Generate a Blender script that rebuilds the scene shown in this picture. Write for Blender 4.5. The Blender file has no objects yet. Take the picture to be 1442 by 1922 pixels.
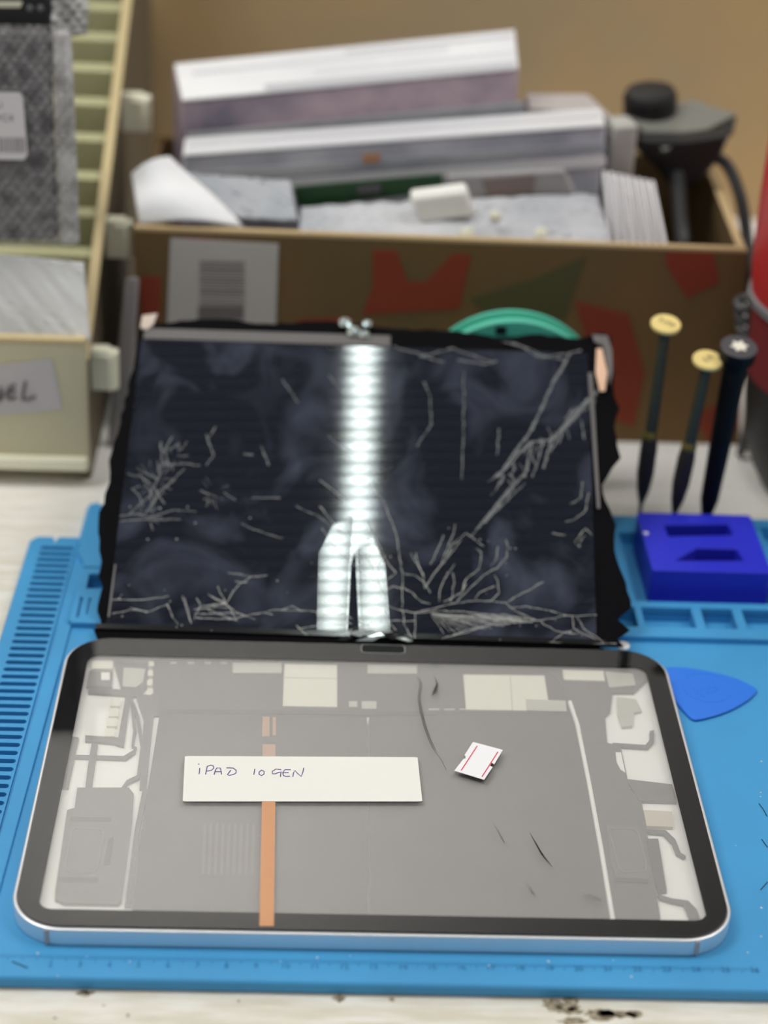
import bpy, bmesh, math, random
import numpy as np
from mathutils import Vector, Matrix
random.seed(7)
S = 0.001                      # everything is written in millimetres
SC = bpy.context.scene

# ------------------------------------------------------------------ camera
F = 3656.07
CX, CY = 721.0, 961.0
CAM = np.array([-26.690, -594.086, 458.906])
PITCH, YAW, ROLL = 0.5105417, -0.0450469, 0.0481639
def _rx(a): c, s = math.cos(a), math.sin(a); return np.array([[1,0,0],[0,c,-s],[0,s,c]])
def _rz(a): c, s = math.cos(a), math.sin(a); return np.array([[c,-s,0],[s,c,0],[0,0,1]])
CM = _rz(YAW) @ _rx(math.pi/2 - PITCH) @ _rz(ROLL)
cam_d = bpy.data.cameras.new('camera')
cam = bpy.data.objects.new('camera', cam_d); SC.collection.objects.link(cam); SC.camera = cam
m4 = Matrix([list(CM[0])+[CAM[0]*S], list(CM[1])+[CAM[1]*S], list(CM[2])+[CAM[2]*S], [0,0,0,1]])
cam.matrix_world = m4
cam_d.sensor_fit = 'VERTICAL'; cam_d.sensor_height = 24.0; cam_d.sensor_width = 18.0
cam_d.lens = F/1922*24
cam_d.clip_start = 0.02; cam_d.clip_end = 20
cam_d.dof.use_dof = True
cam_d.dof.focus_distance = 0.732
cam_d.dof.aperture_fstop = 3.7

# ------------------------------------------------------------------ view, world, lights
SC.view_settings.view_transform = 'Standard'
SC.view_settings.look = 'None'
SC.view_settings.gamma = 1.0
SC.view_settings.use_curve_mapping = False
SC.view_settings.exposure = 0.0
w = bpy.data.worlds.new('room_air'); SC.world = w; w.use_nodes = True
w.node_tree.nodes['Background'].inputs[0].default_value = (0.95, 0.97, 1.0, 1)
w.node_tree.nodes['Background'].inputs[1].default_value = 0.23

def area(name, loc, target, sx, sy, power, col=(1,1,1)):
    d = bpy.data.lights.new(name, 'AREA'); d.shape = 'RECTANGLE'
    d.size = sx; d.size_y = sy; d.energy = power; d.color = col
    o = bpy.data.objects.new(name, d); SC.collection.objects.link(o)
    o.location = loc
    v = Vector(target) - Vector(loc)
    o.rotation_euler = v.to_track_quat('-Z', 'Y').to_euler()
    o['kind'] = 'structure'
    return o
# unseen lamps added for fill around the bench and a far-wall wash
area('fill_light_left', (-0.85, 0.15, 1.60), (0, 0.15, 0.0), 0.5, 0.8, 14.0, (1.0, 0.985, 0.95))
area('fill_light_right', (0.95, 0.25, 1.60), (0, 0.2, 0.0), 0.5, 0.8, 9.6, (1.0, 0.985, 0.95))
area('fill_light_rear', (0.0, -0.9, 1.60), (0, 0.1, 0.0), 0.9, 0.4, 4.6, (1.0, 0.985, 0.95))
area('wall_glow_fill', (-0.30, 1.25, 1.62), (-0.24, 1.9, 1.62), 0.3, 0.3, 17.0, (1.0, 0.97, 0.92))  # added for the soft glow mirrored in the tablet border

# ------------------------------------------------------------------ pixel -> place helpers
def ray(px, py):
    return CM @ np.array([(px-CX)/F, -(py-CY)/F, -1.0])
def atz(px, py, z=5.0):
    d = ray(px, py); return CAM + d*((z-CAM[2])/d[2])
def aty(px, py, y):
    d = ray(px, py); return CAM + d*((y-CAM[1])/d[1])
def atx(px, py, x):
    d = ray(px, py); return CAM + d*((x-CAM[0])/d[0])
def atp(px, py, O, n):
    d = ray(px, py); return CAM + d*(((O-CAM)@n)/(d@n))

# ------------------------------------------------------------------ materials
MATS = {}
def mat(name, col, rough=0.5, metal=0.0, spec=0.5, coat=0.0, var=0.0, vscale=200.0, col2=None, bump=0.0, bscale=600.0, trans=0.0, detail=4.0):
    if name in MATS: return MATS[name]
    m = bpy.data.materials.new(name); m.use_nodes = True; MATS[name] = m
    nt = m.node_tree; b = nt.nodes['Principled BSDF']
    b.inputs['Base Color'].default_value = (*col, 1)
    b.inputs['Roughness'].default_value = rough
    b.inputs['Metallic'].default_value = metal
    b.inputs['Specular IOR Level'].default_value = spec
    b.inputs['Coat Weight'].default_value = coat
    b.inputs['Coat Roughness'].default_value = 0.05
    tc = nt.nodes.new('ShaderNodeTexCoord')
    if var > 0 or col2:
        n = nt.nodes.new('ShaderNodeTexNoise'); n.inputs['Scale'].default_value = vscale; n.inputs['Detail'].default_value = detail
        nt.links.new(tc.outputs['Object'], n.inputs['Vector'])
        r = nt.nodes.new('ShaderNodeValToRGB')
        c2 = col2 if col2 else tuple(max(0, c*(1-var)) for c in col)
        r.color_ramp.elements[0].position = 0.38; r.color_ramp.elements[1].position = 0.62
        r.color_ramp.elements[0].color = (*c2, 1); r.color_ramp.elements[1].color = (*col, 1)
        nt.links.new(n.outputs['Fac'], r.inputs[0]); nt.links.new(r.outputs[0], b.inputs['Base Color'])
    if bump > 0:
        n2 = nt.nodes.new('ShaderNodeTexNoise'); n2.inputs['Scale'].default_value = bscale
        nt.links.new(tc.outputs['Object'], n2.inputs['Vector'])
        bp = nt.nodes.new('ShaderNodeBump'); bp.inputs['Strength'].default_value = bump; bp.inputs['Distance'].default_value = 0.0005
        nt.links.new(n2.outputs['Fac'], bp.inputs['Height']); nt.links.new(bp.outputs[0], b.inputs['Normal'])
    return m
def clearmat(name, fac, col=(0.9,0.9,0.9), gloss=0.05, rough=0.02, fresnel=True):
    """mix of see-through, matt haze (fac) and a reflecting surface"""
    m = bpy.data.materials.new(name); m.use_nodes = True; MATS[name] = m
    nt = m.node_tree; nt.nodes.clear()
    out = nt.nodes.new('ShaderNodeOutputMaterial')
    t = nt.nodes.new('ShaderNodeBsdfTransparent'); d = nt.nodes.new('ShaderNodeBsdfDiffuse'); d.inputs[0].default_value = (*col, 1)
    g = nt.nodes.new('ShaderNodeBsdfGlossy'); g.inputs['Roughness'].default_value = rough
    m1 = nt.nodes.new('ShaderNodeMixShader'); m1.inputs[0].default_value = fac
    nt.links.new(t.outputs[0], m1.inputs[1]); nt.links.new(d.outputs[0], m1.inputs[2])
    m2 = nt.nodes.new('ShaderNodeMixShader')
    if fresnel:
        fr = nt.nodes.new('ShaderNodeFresnel'); fr.inputs[0].default_value = 1.5
        geo = nt.nodes.new('ShaderNodeNewGeometry')
        # reflect only on the side facing out
        mu = nt.nodes.new('ShaderNodeMath'); mu.operation = 'MULTIPLY'
        inv = nt.nodes.new('ShaderNodeMath'); inv.operation = 'SUBTRACT'; inv.inputs[0].default_value = 1.0
        nt.links.new(geo.outputs['Backfacing'], inv.inputs[1])
        nt.links.new(fr.outputs[0], mu.inputs[0]); nt.links.new(inv.outputs[0], mu.inputs[1])
        nt.links.new(mu.outputs[0], m2.inputs[0])
    else:
        m2.inputs[0].default_value = gloss
    nt.links.new(m1.outputs[0], m2.inputs[1]); nt.links.new(g.outputs[0], m2.inputs[2])
    nt.links.new(m2.outputs[0], out.inputs[0])
    m['facnode'] = m1.name
    return m

# ------------------------------------------------------------------ mesh builder
class MB:
    def __init__(s): s.v = []; s.f = []
    def add(s, vs, fs):
        o = len(s.v); s.v += [tuple(float(c) for c in v) for v in vs]; s.f += [tuple(i+o for i in f) for f in fs]; return s
    def box(s, x0, x1, y0, y1, z0, z1):
        return s.hexa([(x0,y0,z0),(x1,y0,z0),(x1,y1,z0),(x0,y1,z0)], [(x0,y0,z1),(x1,y0,z1),(x1,y1,z1),(x0,y1,z1)])
    def hexa(s, a, b):
        return s.add(list(a)+list(b), [(3,2,1,0),(4,5,6,7),(0,1,5,4),(1,2,6,5),(2,3,7,6),(3,0,4,7)])
    def prism(s, pts, off):
        """closed prism from a 3D polygon and an offset vector"""
        P = [np.array(p, float) for p in pts]; off = np.array(off, float); n = len(P)
        nn = sum((np.cross(P[i]-P[0], P[(i+1) % n]-P[0]) for i in range(1, n-1)), np.zeros(3))
        if nn @ off < 0: P = P[::-1]
        vs = P + [p+off for p in P]
        fs = [tuple(range(n-1, -1, -1)), tuple(range(n, 2*n))] + [(i, (i+1) % n, (i+1) % n+n, i+n) for i in range(n)]
        return s.add(vs, fs)
    def pz(s, pts, z0, z1): return s.prism([(p[0], p[1], z0) for p in pts], (0, 0, z1-z0))
    def tube(s, path, r, seg=10, cap=True):
        P = [np.array(p, float) for p in path]; n = len(P); rings = []
        rs = r if isinstance(r, (list, tuple)) else [r]*n
        prev = None
        for i in range(n):
            t = P[min(i+1, n-1)]-P[max(i-1, 0)]; t /= np.linalg.norm(t)+1e-12
            if prev is None:
                a = np.array([0, 0, 1.0]) if abs(t[2]) < .9 else np.array([1.0, 0, 0])
                u = np.cross(t, a)
            else: u = prev - t*(prev@t)
            u /= np.linalg.norm(u); prev = u; vv = np.cross(t, u)
            rings.append([P[i]+rs[i]*(math.cos(k*2*math.pi/seg)*u+math.sin(k*2*math.pi/seg)*vv) for k in range(seg)])
        vs = [v for R_ in rings for v in R_]; fs = []
        for i in range(n-1):
            for k in range(seg):
                fs.append((i*seg+k, i*seg+(k+1) % seg, (i+1)*seg+(k+1) % seg, (i+1)*seg+k))
        if cap: fs += [tuple(range(seg-1, -1, -1)), tuple((n-1)*seg+k for k in range(seg))]
        return s.add(vs, fs)
    def lathe(s, c, prof, seg=48, axis=None, ux=None):
        """prof: list of (r, h) about the axis through c"""
        ax = np.array(axis if axis is not None else (0, 0, 1), float); ax /= np.linalg.norm(ax)
        a = np.array(ux if ux is not None else (1, 0, 0), float); a = a-ax*(a@ax); a /= np.linalg.norm(a); b = np.cross(ax, a)
        c = np.array(c, float); vs = []; fs = []; n = len(prof)
        for r, h in prof:
            for k in range(seg):
                t = k*2*math.pi/seg; vs.append(c+ax*h+r*(math.cos(t)*a+math.sin(t)*b))
        for i in range(n-1):
            for k in range(seg): fs.append((i*seg+k, i*seg+(k+1) % seg, (i+1)*seg+(k+1) % seg, (i+1)*seg+k))
        fs += [tuple(range(seg-1, -1, -1)), tuple((n-1)*seg+k for k in range(seg))]
        return s.add(vs, fs)
    def sheet(s, q, nu, nv, fn=None, amp=0.0, seed=0):
        """grid between corners q = (00,10,11,01); fn(u,v) -> offset along the normal (mm)"""
        q = [np.array(p, float) for p in q]; nrm = np.cross(q[1]-q[0], q[3]-q[0]); nrm /= np.linalg.norm(nrm)
        rnd = random.Random(seed); ph = [(rnd.uniform(2, 14), rnd.uniform(2, 14), rnd.uniform(0, 6.28), rnd.uniform(.3, 1)) for _ in range(6)]
        vs = []; fs = []
        for j in range(nv+1):
            for i in range(nu+1):
                u, v = i/nu, j/nv
                p = q[0]*(1-u)*(1-v)+q[1]*u*(1-v)+q[2]*u*v+q[3]*(1-u)*v
                h = fn(u, v) if fn else 0
                if amp: h += amp*sum(w_*abs(math.sin(a*u*3+b*v*3+c)) for a, b, c, w_ in ph)/3
                vs.append(p+nrm*h)
        for j in range(nv):
            for i in range(nu):
                a = j*(nu+1)+i; fs.append((a, a+1, a+nu+2, a+nu+1))
        return s.add(vs, fs)
    def build(s, name, m, parent=None, bevel=0.0, smooth=False, solid=0.0, segs=2):
        loc = np.array(parent['_loc'] if parent is not None else (0, 0, 0), float)
        me = bpy.data.meshes.new(name)
        me.from_pydata([((v[0]-loc[0])*S, (v[1]-loc[1])*S, (v[2]-loc[2])*S) for v in s.v], [], s.f)
        me.materials.append(m); me.update()
        o = bpy.data.objects.new(name, me); SC.collection.objects.link(o)
        o['_loc'] = list(map(float, loc))
        if parent is not None: o.parent = parent
        if solid:
            md = o.modifiers.new('thick', 'SOLIDIFY'); md.thickness = solid*S; md.offset = 0
        if bevel:
            md = o.modifiers.new('bevel', 'BEVEL'); md.width = bevel*S; md.segments = segs; md.limit_method = 'ANGLE'; md.angle_limit = 0.6
        if smooth or bevel:
            me.polygons.foreach_set('use_smooth', [True]*len(me.polygons))
            try: me.set_sharp_from_angle(angle=math.radians(38))
            except Exception: pass
        return o
def text_into(mb, s, org, ux, uy, size, ext=0.05):
    cu = bpy.data.curves.new('t', 'FONT'); cu.body = s; cu.size = 1.0; cu.extrude = 0.0; cu.align_x = 'CENTER'; cu.align_y = 'CENTER'; cu.resolution_u = 2
    o = bpy.data.objects.new('t', cu); SC.collection.objects.link(o)
    dg = bpy.context.evaluated_depsgraph_get(); me = bpy.data.meshes.new_from_object(o.evaluated_get(dg))
    ux = np.array(ux, float); uy = np.array(uy, float); nz = np.cross(ux, uy); nz /= np.linalg.norm(nz); org = np.array(org, float)
    V = [org+ux*v.co.x*size+uy*v.co.y*size+nz*ext for v in me.vertices]
    mb.add(V, [tuple(p.vertices) for p in me.polygons])
    bpy.data.objects.remove(o); bpy.data.curves.remove(cu); bpy.data.meshes.remove(me)
def empty(name, loc):
    o = bpy.data.objects.new(name, None); SC.collection.objects.link(o)
    o.location = [c*S for c in loc]; o.empty_display_size = 0.01; o['_loc'] = [float(c) for c in loc]; return o
def tag(o, label=None, cat=None, group=None, kind=None):
    if label: o['label'] = label
    if cat: o['category'] = cat
    if group: o['group'] = group
    if kind: o['kind'] = kind
    return o
def thing(name, loc, label, cat, group=None): return tag(empty(name, loc), label, cat, group)
def rrect(x0, x1, y0, y1, r, n=8):
    pts = []
    for cx, cy, a0 in ((x1-r, y0+r, -90), (x1-r, y1-r, 0), (x0+r, y1-r, 90), (x0+r, y0+r, 180)):
        for k in range(n+1):
            a = math.radians(a0+90*k/n); pts.append((cx+r*math.cos(a), cy+r*math.sin(a)))
    return pts
def boolean_cut(o, cutter_mb):
    c = cutter_mb.build('cutter', list(MATS.values())[0])
    md = o.modifiers.new('cut', 'BOOLEAN'); md.operation = 'DIFFERENCE'; md.solver = 'EXACT'; md.object = c
    bv = [m for m in o.modifiers if m.type == 'BEVEL']
    dg = bpy.context.evaluated_depsgraph_get(); dg.update()
    me = bpy.data.meshes.new_from_object(o.evaluated_get(dg))
    o.modifiers.clear(); old = o.data; o.data = me; bpy.data.meshes.remove(old)
    cm = c.data; bpy.data.objects.remove(c); bpy.data.meshes.remove(cm)

# ------------------------------------------------------------------ materials used
def desk_material():
    m = mat('painted_wood', (0.74, 0.72, 0.68), 0.55)
    nt = m.node_tree; b = nt.nodes['Principled BSDF']; N = nt.nodes.new; L = nt.links.new
    tc = N('ShaderNodeTexCoord'); mp = N('ShaderNodeMapping'); mp.inputs['Scale'].default_value = (14, 90, 40)
    L(tc.outputs['Object'], mp.inputs[0])
    n1 = N('ShaderNodeTexNoise'); n1.inputs['Scale'].default_value = 3.0; n1.inputs['Detail'].default_value = 8; L(mp.outputs[0], n1.inputs['Vector'])
    r1 = N('ShaderNodeValToRGB'); r1.color_ramp.elements[0].position = .35; r1.color_ramp.elements[1].position = .62
    r1.color_ramp.elements[0].color = (.66, .61, .50, 1); r1.color_ramp.elements[1].color = (.80, .77, .70, 1)
    L(n1.outputs['Fac'], r1.inputs[0])
    # smoother, cooler paint further in
    sx = N('ShaderNodeSeparateXYZ'); L(tc.outputs['Object'], sx.inputs[0])
    mr = N('ShaderNodeMapRange'); mr.inputs[1].default_value = -0.09; mr.inputs[2].default_value = 0.05; L(sx.outputs['Y'], mr.inputs[0])
    mx = N('ShaderNodeMix'); mx.data_type = 'RGBA'; L(mr.outputs[0], mx.inputs[0]); L(r1.outputs[0], mx.inputs[6]); mx.inputs[7].default_value = (.93, .91, .88, 1)
    # worn patches where the paint has gone
    n2 = N('ShaderNodeTexNoise'); n2.inputs['Scale'].default_value = 55; n2.inputs['Detail'].default_value = 6; L(tc.outputs['Object'], n2.inputs['Vector'])
    n3 = N('ShaderNodeTexNoise'); n3.inputs['Scale'].default_value = 9; L(tc.outputs['Object'], n3.inputs['Vector'])
    ad = N('ShaderNodeMath'); ad.operation = 'ADD'; L(n2.outputs['Fac'], ad.inputs[0]); L(n3.outputs['Fac'], ad.inputs[1])
    r2 = N('ShaderNodeValToRGB'); r2.color_ramp.elements[0].position = .64; r2.color_ramp.elements[1].position = .67
    hf = N('ShaderNodeMath'); hf.operation = 'MULTIPLY'; hf.inputs[1].default_value = .5; L(ad.outputs[0], hf.inputs[0]); L(hf.outputs[0], r2.inputs[0])
    m2 = N('ShaderNodeMix'); m2.data_type = 'RGBA'; L(r2.outputs[0], m2.inputs[0]); L(mx.outputs[2], m2.inputs[6]); m2.inputs[7].default_value = (.22, .17, .10, 1)
    L(m2.outputs[2], b.inputs['Base Color'])
    bp = N('ShaderNodeBump'); bp.inputs['Strength'].default_value = .35; bp.inputs['Distance'].default_value = .0008
    L(n1.outputs['Fac'], bp.inputs['Height']); L(bp.outputs[0], b.inputs['Normal'])
    return m
M_desk = desk_material()
M_wall = mat('white_wall_paint', (0.72, 0.71, 0.69), 0.9)
M_ceil = mat('ceiling_paint', (0.33, 0.33, 0.35), 0.9)
M_floor = mat('floor_tile', (0.30, 0.28, 0.26), 0.6)
M_ply = mat('plywood', (0.50, 0.34, 0.165), 0.75, col2=(0.42, 0.32, 0.19), vscale=6.0)
M_mat = mat('blue_silicone', (0.060, 0.335, 0.66), 0.5, spec=0.35, var=0.10, vscale=14.0)
M_matd = mat('blue_silicone_relief', (0.025, 0.17, 0.38), 0.55, spec=0.3)
M_alu = mat('silver_aluminium', (0.86, 0.87, 0.88), 0.42, metal=0.75)
M_rim = mat('polished_aluminium', (0.95, 0.95, 0.95), 0.3, metal=0.6)
M_ant = mat('antenna_plastic', (0.42, 0.42, 0.43), 0.5)
M_blk = mat('black_plastic', (0.010, 0.010, 0.012), 0.4)
M_bez = mat('black_ink', (0.008, 0.008, 0.009), 0.6, spec=0.0)
M_glass = clearmat('cover_glass', 0.0, rough=0.0)
M_film = clearmat('milky_film', 0.17, (0.86, 0.83, 0.80), fresnel=False, gloss=0.0)
M_batt = mat('battery_wrap', (0.045, 0.042, 0.042), 0.6, var=0.3, vscale=30.0)
M_board = mat('board_shield_black', (0.055, 0.052, 0.055), 0.6)
M_shield = mat('cream_shield', (0.80, 0.79, 0.66), 0.45)
M_shield2 = mat('nickel_shield', (0.50, 0.50, 0.44), 0.4)
M_white = mat('white_insulation', (0.95, 0.95, 0.90), 0.6)
M_flex = mat('dark_flex', (0.075, 0.070, 0.078), 0.5)
M_spk = mat('speaker_grey', (0.10, 0.098, 0.10), 0.5)
M_spk2 = mat('speaker_dark', (0.025, 0.024, 0.028), 0.5)
M_beige = mat('beige_foam', (0.60, 0.53, 0.42), 0.7)
M_orange = clearmat('orange_film', 0.55, (0.92, 0.50, 0.28), fresnel=False, gloss=0.0)
M_paper = mat('paper_white', (0.86, 0.855, 0.80), 0.6)
M_paper2 = mat('paper_cool_white', (0.90, 0.90, 0.92), 0.6)
M_ink = mat('violet_ink', (0.16, 0.09, 0.30), 0.6)
M_red = mat('red_ink', (0.72, 0.05, 0.10), 0.6)
M_pick = mat('blue_celluloid', (0.030, 0.20, 0.80), 0.35, spec=0.4)
M_royal = mat('royal_blue_plastic', (0.022, 0.03, 0.60), 0.4, spec=0.4, bump=0.1)
M_gold = mat('gold_cap', (0.90, 0.72, 0.28), 0.38, metal=0.15)
M_goldink = mat('cap_engraving', (0.12, 0.07, 0.03), 0.6)
M_bronze = mat('bronze_shaft', (0.055, 0.060, 0.040), 0.4, metal=0.3)
M_grip = mat('brown_grip', (0.020, 0.014, 0.012), 0.6, bump=0.4, bscale=1500)
M_caps = mat('charcoal_cap', (0.06, 0.06, 0.068), 0.5)
M_cream = mat('cream_plastic', (0.62, 0.58, 0.40), 0.5, spec=0.3)
M_cream2 = mat('aged_tan_plastic', (0.60, 0.48, 0.26), 0.6)
M_lug = mat('pale_cream_plastic', (0.92, 0.90, 0.70), 0.5)
M_kraft = mat('kraft_cardboard', (0.185, 0.100, 0.032), 0.85, col2=(0.140, 0.090, 0.032), vscale=9.0)
M_kraftl = mat('cardboard_edge', (0.52, 0.38, 0.20), 0.85)
M_redp = mat('red_print', (0.25, 0.035, 0.010), 0.8)
M_lab = mat('shipping_label', (0.52, 0.49, 0.46), 0.7)
M_lab2 = mat('shipping_label_print', (0.16, 0.14, 0.14), 0.7)
M_mint = mat('mint_plastic', (0.10, 0.58, 0.42), 0.5)
M_crack = mat('fractured_glass', (0.34, 0.34, 0.32), 0.4, spec=0.8)
M_crack2 = mat('fine_fractures', (0.13, 0.135, 0.14), 0.5, spec=0.6)
M_copper = mat('copper_tape', (0.80, 0.52, 0.36), 0.5, metal=0.2)
M_ragged = mat('black_adhesive_film', (0.004, 0.004, 0.005), 0.6, spec=0.03, bump=0.6, bscale=260)
M_greyedge = mat('grey_metal_edge', (0.13, 0.12, 0.118), 0.55)
M_redcan = mat('red_enamel', (0.55, 0.030, 0.032), 0.4)
M_maroon = mat('red_fabric_band', (0.20, 0.012, 0.016), 0.7)
M_collar = mat('dark_grey_band', (0.20, 0.20, 0.21), 0.5)
M_cable = mat('black_rubber', (0.007, 0.007, 0.008), 0.5)
M_rubber2 = mat('grey_rubber', (0.07, 0.07, 0.075), 0.45)
M_bluegrey = mat('printed_sleeve', (0.60, 0.60, 0.66), 0.4, col2=(0.34, 0.35, 0.42), vscale=22.0)
M_pinkgrey = mat('pinkish_wrap', (0.50, 0.38, 0.43), 0.5, col2=(0.17, 0.15, 0.20), vscale=17.0)
M_whitebag = mat('white_poly_bag', (0.87, 0.87, 0.88), 0.4, col2=(0.74, 0.74, 0.77), vscale=10.0)
M_greybag = mat('grey_clear_bag', (0.60, 0.60, 0.62), 0.4, col2=(0.36, 0.38, 0.42), vscale=13.0)
M_pcb = mat('green_circuit_board', (0.010, 0.055, 0.014), 0.5)
M_adtop = mat('adapter_grey_top', (0.20, 0.20, 0.175), 0.45)
M_bubdark = mat('dark_sleeve', (0.045, 0.040, 0.042), 0.5)

# ------------------------------------------------------------------ the setting
def struct(name, mb, m, **k): o = mb.build(name, m, **k); o['kind'] = 'structure'; return o
struct('floor', MB().box(-1700, 1700, -1500, 1950, -790, -770), M_floor)
struct('ceiling', MB().box(-1700, 1700, -1500, 1950, 2100, 2120), M_ceil)
struct('wall_back', MB().box(-1700, 1700, 1900, 1950, -770, 2100), M_wall)
struct('wall_left', MB().box(-1720, -1700, -1500, 1950, -770, 2100), M_wall)
struct('wall_right', MB().box(1700, 1720, -1500, 1950, -770, 2100), M_wall)

# workbench with a plywood backboard
bench = thing('workbench', (0, 250, -770), 'white painted wooden workbench with chipped worn front edge under the blue mat', 'workbench')
MB().box(-700, 700, -150, 662, -30, 0).build('bench_top', M_desk, bench, bevel=1.5)
for sx in (-1, 1):
    for yy in (-110, 620):
        MB().box(sx*660-25, sx*660+25, yy-25, yy+25, -770, -30).build('leg', M_desk, bench)
tag(MB().box(-700, 700, 640, 652, 0.2, 330).build('plywood_backboard', M_ply, bevel=1), 'brown plywood backboard standing along the rear of the white workbench', 'board')

def blotch(mb, px, py, rx, ry, seed, z=0.0):
    rnd = random.Random(seed); c = atz(px, py, z)
    pts = [(c[0]+rx*math.cos(t)*rnd.uniform(.55, 1.15), c[1]+ry*math.sin(t)*rnd.uniform(.55, 1.15)) for t in np.linspace(0, 2*math.pi, 22)[:-1]]
    mb.pz(pts, 0.0, .06)
M_bare = mat('bare_dirty_wood', (.13, .095, .05), .8, col2=(.42, .36, .26), vscale=400)
for i, (px, py, rx, ry) in enumerate(((1040, 1886, 4, 3), (1072, 1884, 3, 5), (1066, 1897, 5, 2), (1130, 1904, 6, 3), (1160, 1903, 8, 2), (1190, 1903, 3, 2), (157, 1865, 2.6, 1.6), (165, 1863, 3, .8), (240, 1906, .7, 1.0), (736, 1876, 1.3, 1.2), (636, 1874, 2.6, 2), (448, 1879, .5, .6), (1078, 1917, 6, 2), (195, 1887, .6, .4), (103, 1911, .8, .4))):
    mb_ = MB(); blotch(mb_, px, py, rx, ry, i); mb_.build('paint_chip', M_bare, bench)
# ceiling LED bar whose reflection runs down the broken screen
lb = thing('ceiling_lamp', (-70, 230, 1600), 'long slim white ceiling lamp with separate light segments above the bench', 'lamp')
def emis(name, col, st):
    m = bpy.data.materials.new(name); m.use_nodes = True; nt = m.node_tree; nt.nodes.clear()
    e = nt.nodes.new('ShaderNodeEmission'); e.inputs[0].default_value = (*col, 1); e.inputs[1].default_value = st
    o = nt.nodes.new('ShaderNodeOutputMaterial'); nt.links.new(e.outputs[0], o.inputs[0]); return m
LAMP0 = np.array([-72.0, 20.0]); LAMP1 = np.array([-50.0, 520.0])
dv = (LAMP1-LAMP0)/np.linalg.norm(LAMP1-LAMP0); nv_ = np.array([-dv[1], dv[0]]); LL = np.linalg.norm(LAMP1-LAMP0)
hw = 12.5
body = [LAMP0-dv*20-nv_*38, LAMP0-dv*20+nv_*38, LAMP1+dv*20+nv_*38, LAMP1+dv*20-nv_*38]
MB().pz(body, 1502, 1530).build('lamp_housing', M_wall, lb, bevel=3)
M_led = emis('led_light', (0.88, 1.0, 0.96), 45)
for i in range(13):
    a = LAMP0+dv*(LL*i/13+4); b = LAMP0+dv*(LL*(i+1)/13-4)
    MB().pz([a-nv_*hw, a+nv_*hw, b+nv_*hw, b-nv_*hw], 1500, 1502.5).build('light_segment', M_led, lb)
for k in (0.2, 0.8):
    c = LAMP0+dv*LL*k; MB().tube([(c[0], c[1], 1530), (c[0], c[1], 2100)], 3).build('hanger', M_alu, lb)

# ------------------------------------------------------------------ blue silicone work mat
def mx(x, y): return x + 0.022*(y-80)           # the mat lies slightly askew
ZR = 8.0
mroot = thing('work_mat', (60, 50, 0), 'blue silicone repair mat with slots, ruler and raised tool trays on the bench', 'mat')
base = MB()
out = [(mx(-154, -105.5)+3, -105.5), (320, -106.8), (322, 214), (-131, 214), (-131.5, 185), (-150.5, 185), (-153.6, 181), (mx(-154, -105.5), -102)]
base.pz(out, 0, 5)
base = base.build('mat_base', M_mat, mroot, bevel=1.2)
cut = MB()
y = 174.0
while y > -90:
    x0, x1 = mx(-150.4, y)+0.6, mx(-134.6, y)+0.2
    cut.pz(rrect(x0, x1, y-1.35, y+1.35, 1.3, 5), 1.2, 6)
    y -= 5.2
# the long groove beside the slots
cut.pz([(mx(-133.6, -100), -100), (mx(-132.8, -100), -100), (mx(-132.8, 180), 180), (mx(-133.6, 180), 180)], 4.2, 6)
# small notch at the back edge
cut.pz([(-140, 186), (-143.5, 186), (-141.8, 179)], -1, 6)
rec = [(-50, 118), (121, 143.3), (147.4, 161.5), (165.6, 186), (190, 230), (234, 300)]
for x0, x1 in rec: cut.box(x0, x1, 114.6, 130.6, 1.0, 9)
cut.box(119.6, 183.4, 135.6, 197, 1.0, 9)
cut.box(188, 300, 136, 205, 1.0, 9)
cut.box(-122.6, -70, 134.8, 147.5, 1.0, 9)
boolean_cut(base, cut)
brd = MB().pz([(mx(-132.6, -100), -97), (mx(-127.6, -100), -97), (mx(-126.4, 106), 108.2), (mx(-132.2, 110), 108.2)], 4.6, 6.3)
brd.build('raised_border', M_mat, mroot, bevel=.4)
tray = MB()
tray.pz([(mx(-126.2, 107.5), 107.5), (320, 107.0), (320, 213), (-124, 213), (-129.5, 211), (-130.2, 168), (mx(-128, 160), 158), (mx(-128, 107.5), 110)], 4.6, ZR)
tray = tray.build('tool_tray', M_mat, mroot, bevel=0.6)
cut = MB()
for x0, x1 in rec: cut.box(x0, x1, 114.6, 130.6, 4.0, 9)
cut.box(119.6, 183.4, 135.6, 197, 4.0, 9)
cut.box(188, 300, 136, 205, 4.0, 9)
cut.box(-122.6, -70, 134.8, 147.5, 4.0, 9)
cut.box(-124.2, -123.0, 111.5, 128, 6.2, 9)
cut.box(-120.4, -119.4, 113.5, 127, 6.8, 9)
cut.box(-128, -90, 152.2, 153.4, 6.5, 9)
for cx, cy in ((131.3, 211.0), (146, 204), (161, 203)):
    pass
boolean_cut(tray, cut)
# embossed ruler
rul = MB()
zt = 5.0
for i in range(0, 261):
    p = atz(95+(i/10-2)*55.1, 1811, zt)
    x = p[0]; yy = -94.6 - 0.0015*(x+120)
    ln = 2.6 if i % 10 == 0 else (2.6 if i % 5 == 0 else 1.5)
    rul.box(x-0.12, x+0.12, yy-ln, yy, zt-0.05, zt+0.12)
for i in range(2, 27):
    p = atz(95+(i-2)*55.1, 1811+(i-2)*0.42, zt)
    text_into(rul, str(i), (p[0], p[1], zt), (1, 0, 0), (0, 1, 0), 3.4, 0.12)
rul.build('ruler_marking', M_matd, mroot)

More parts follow.
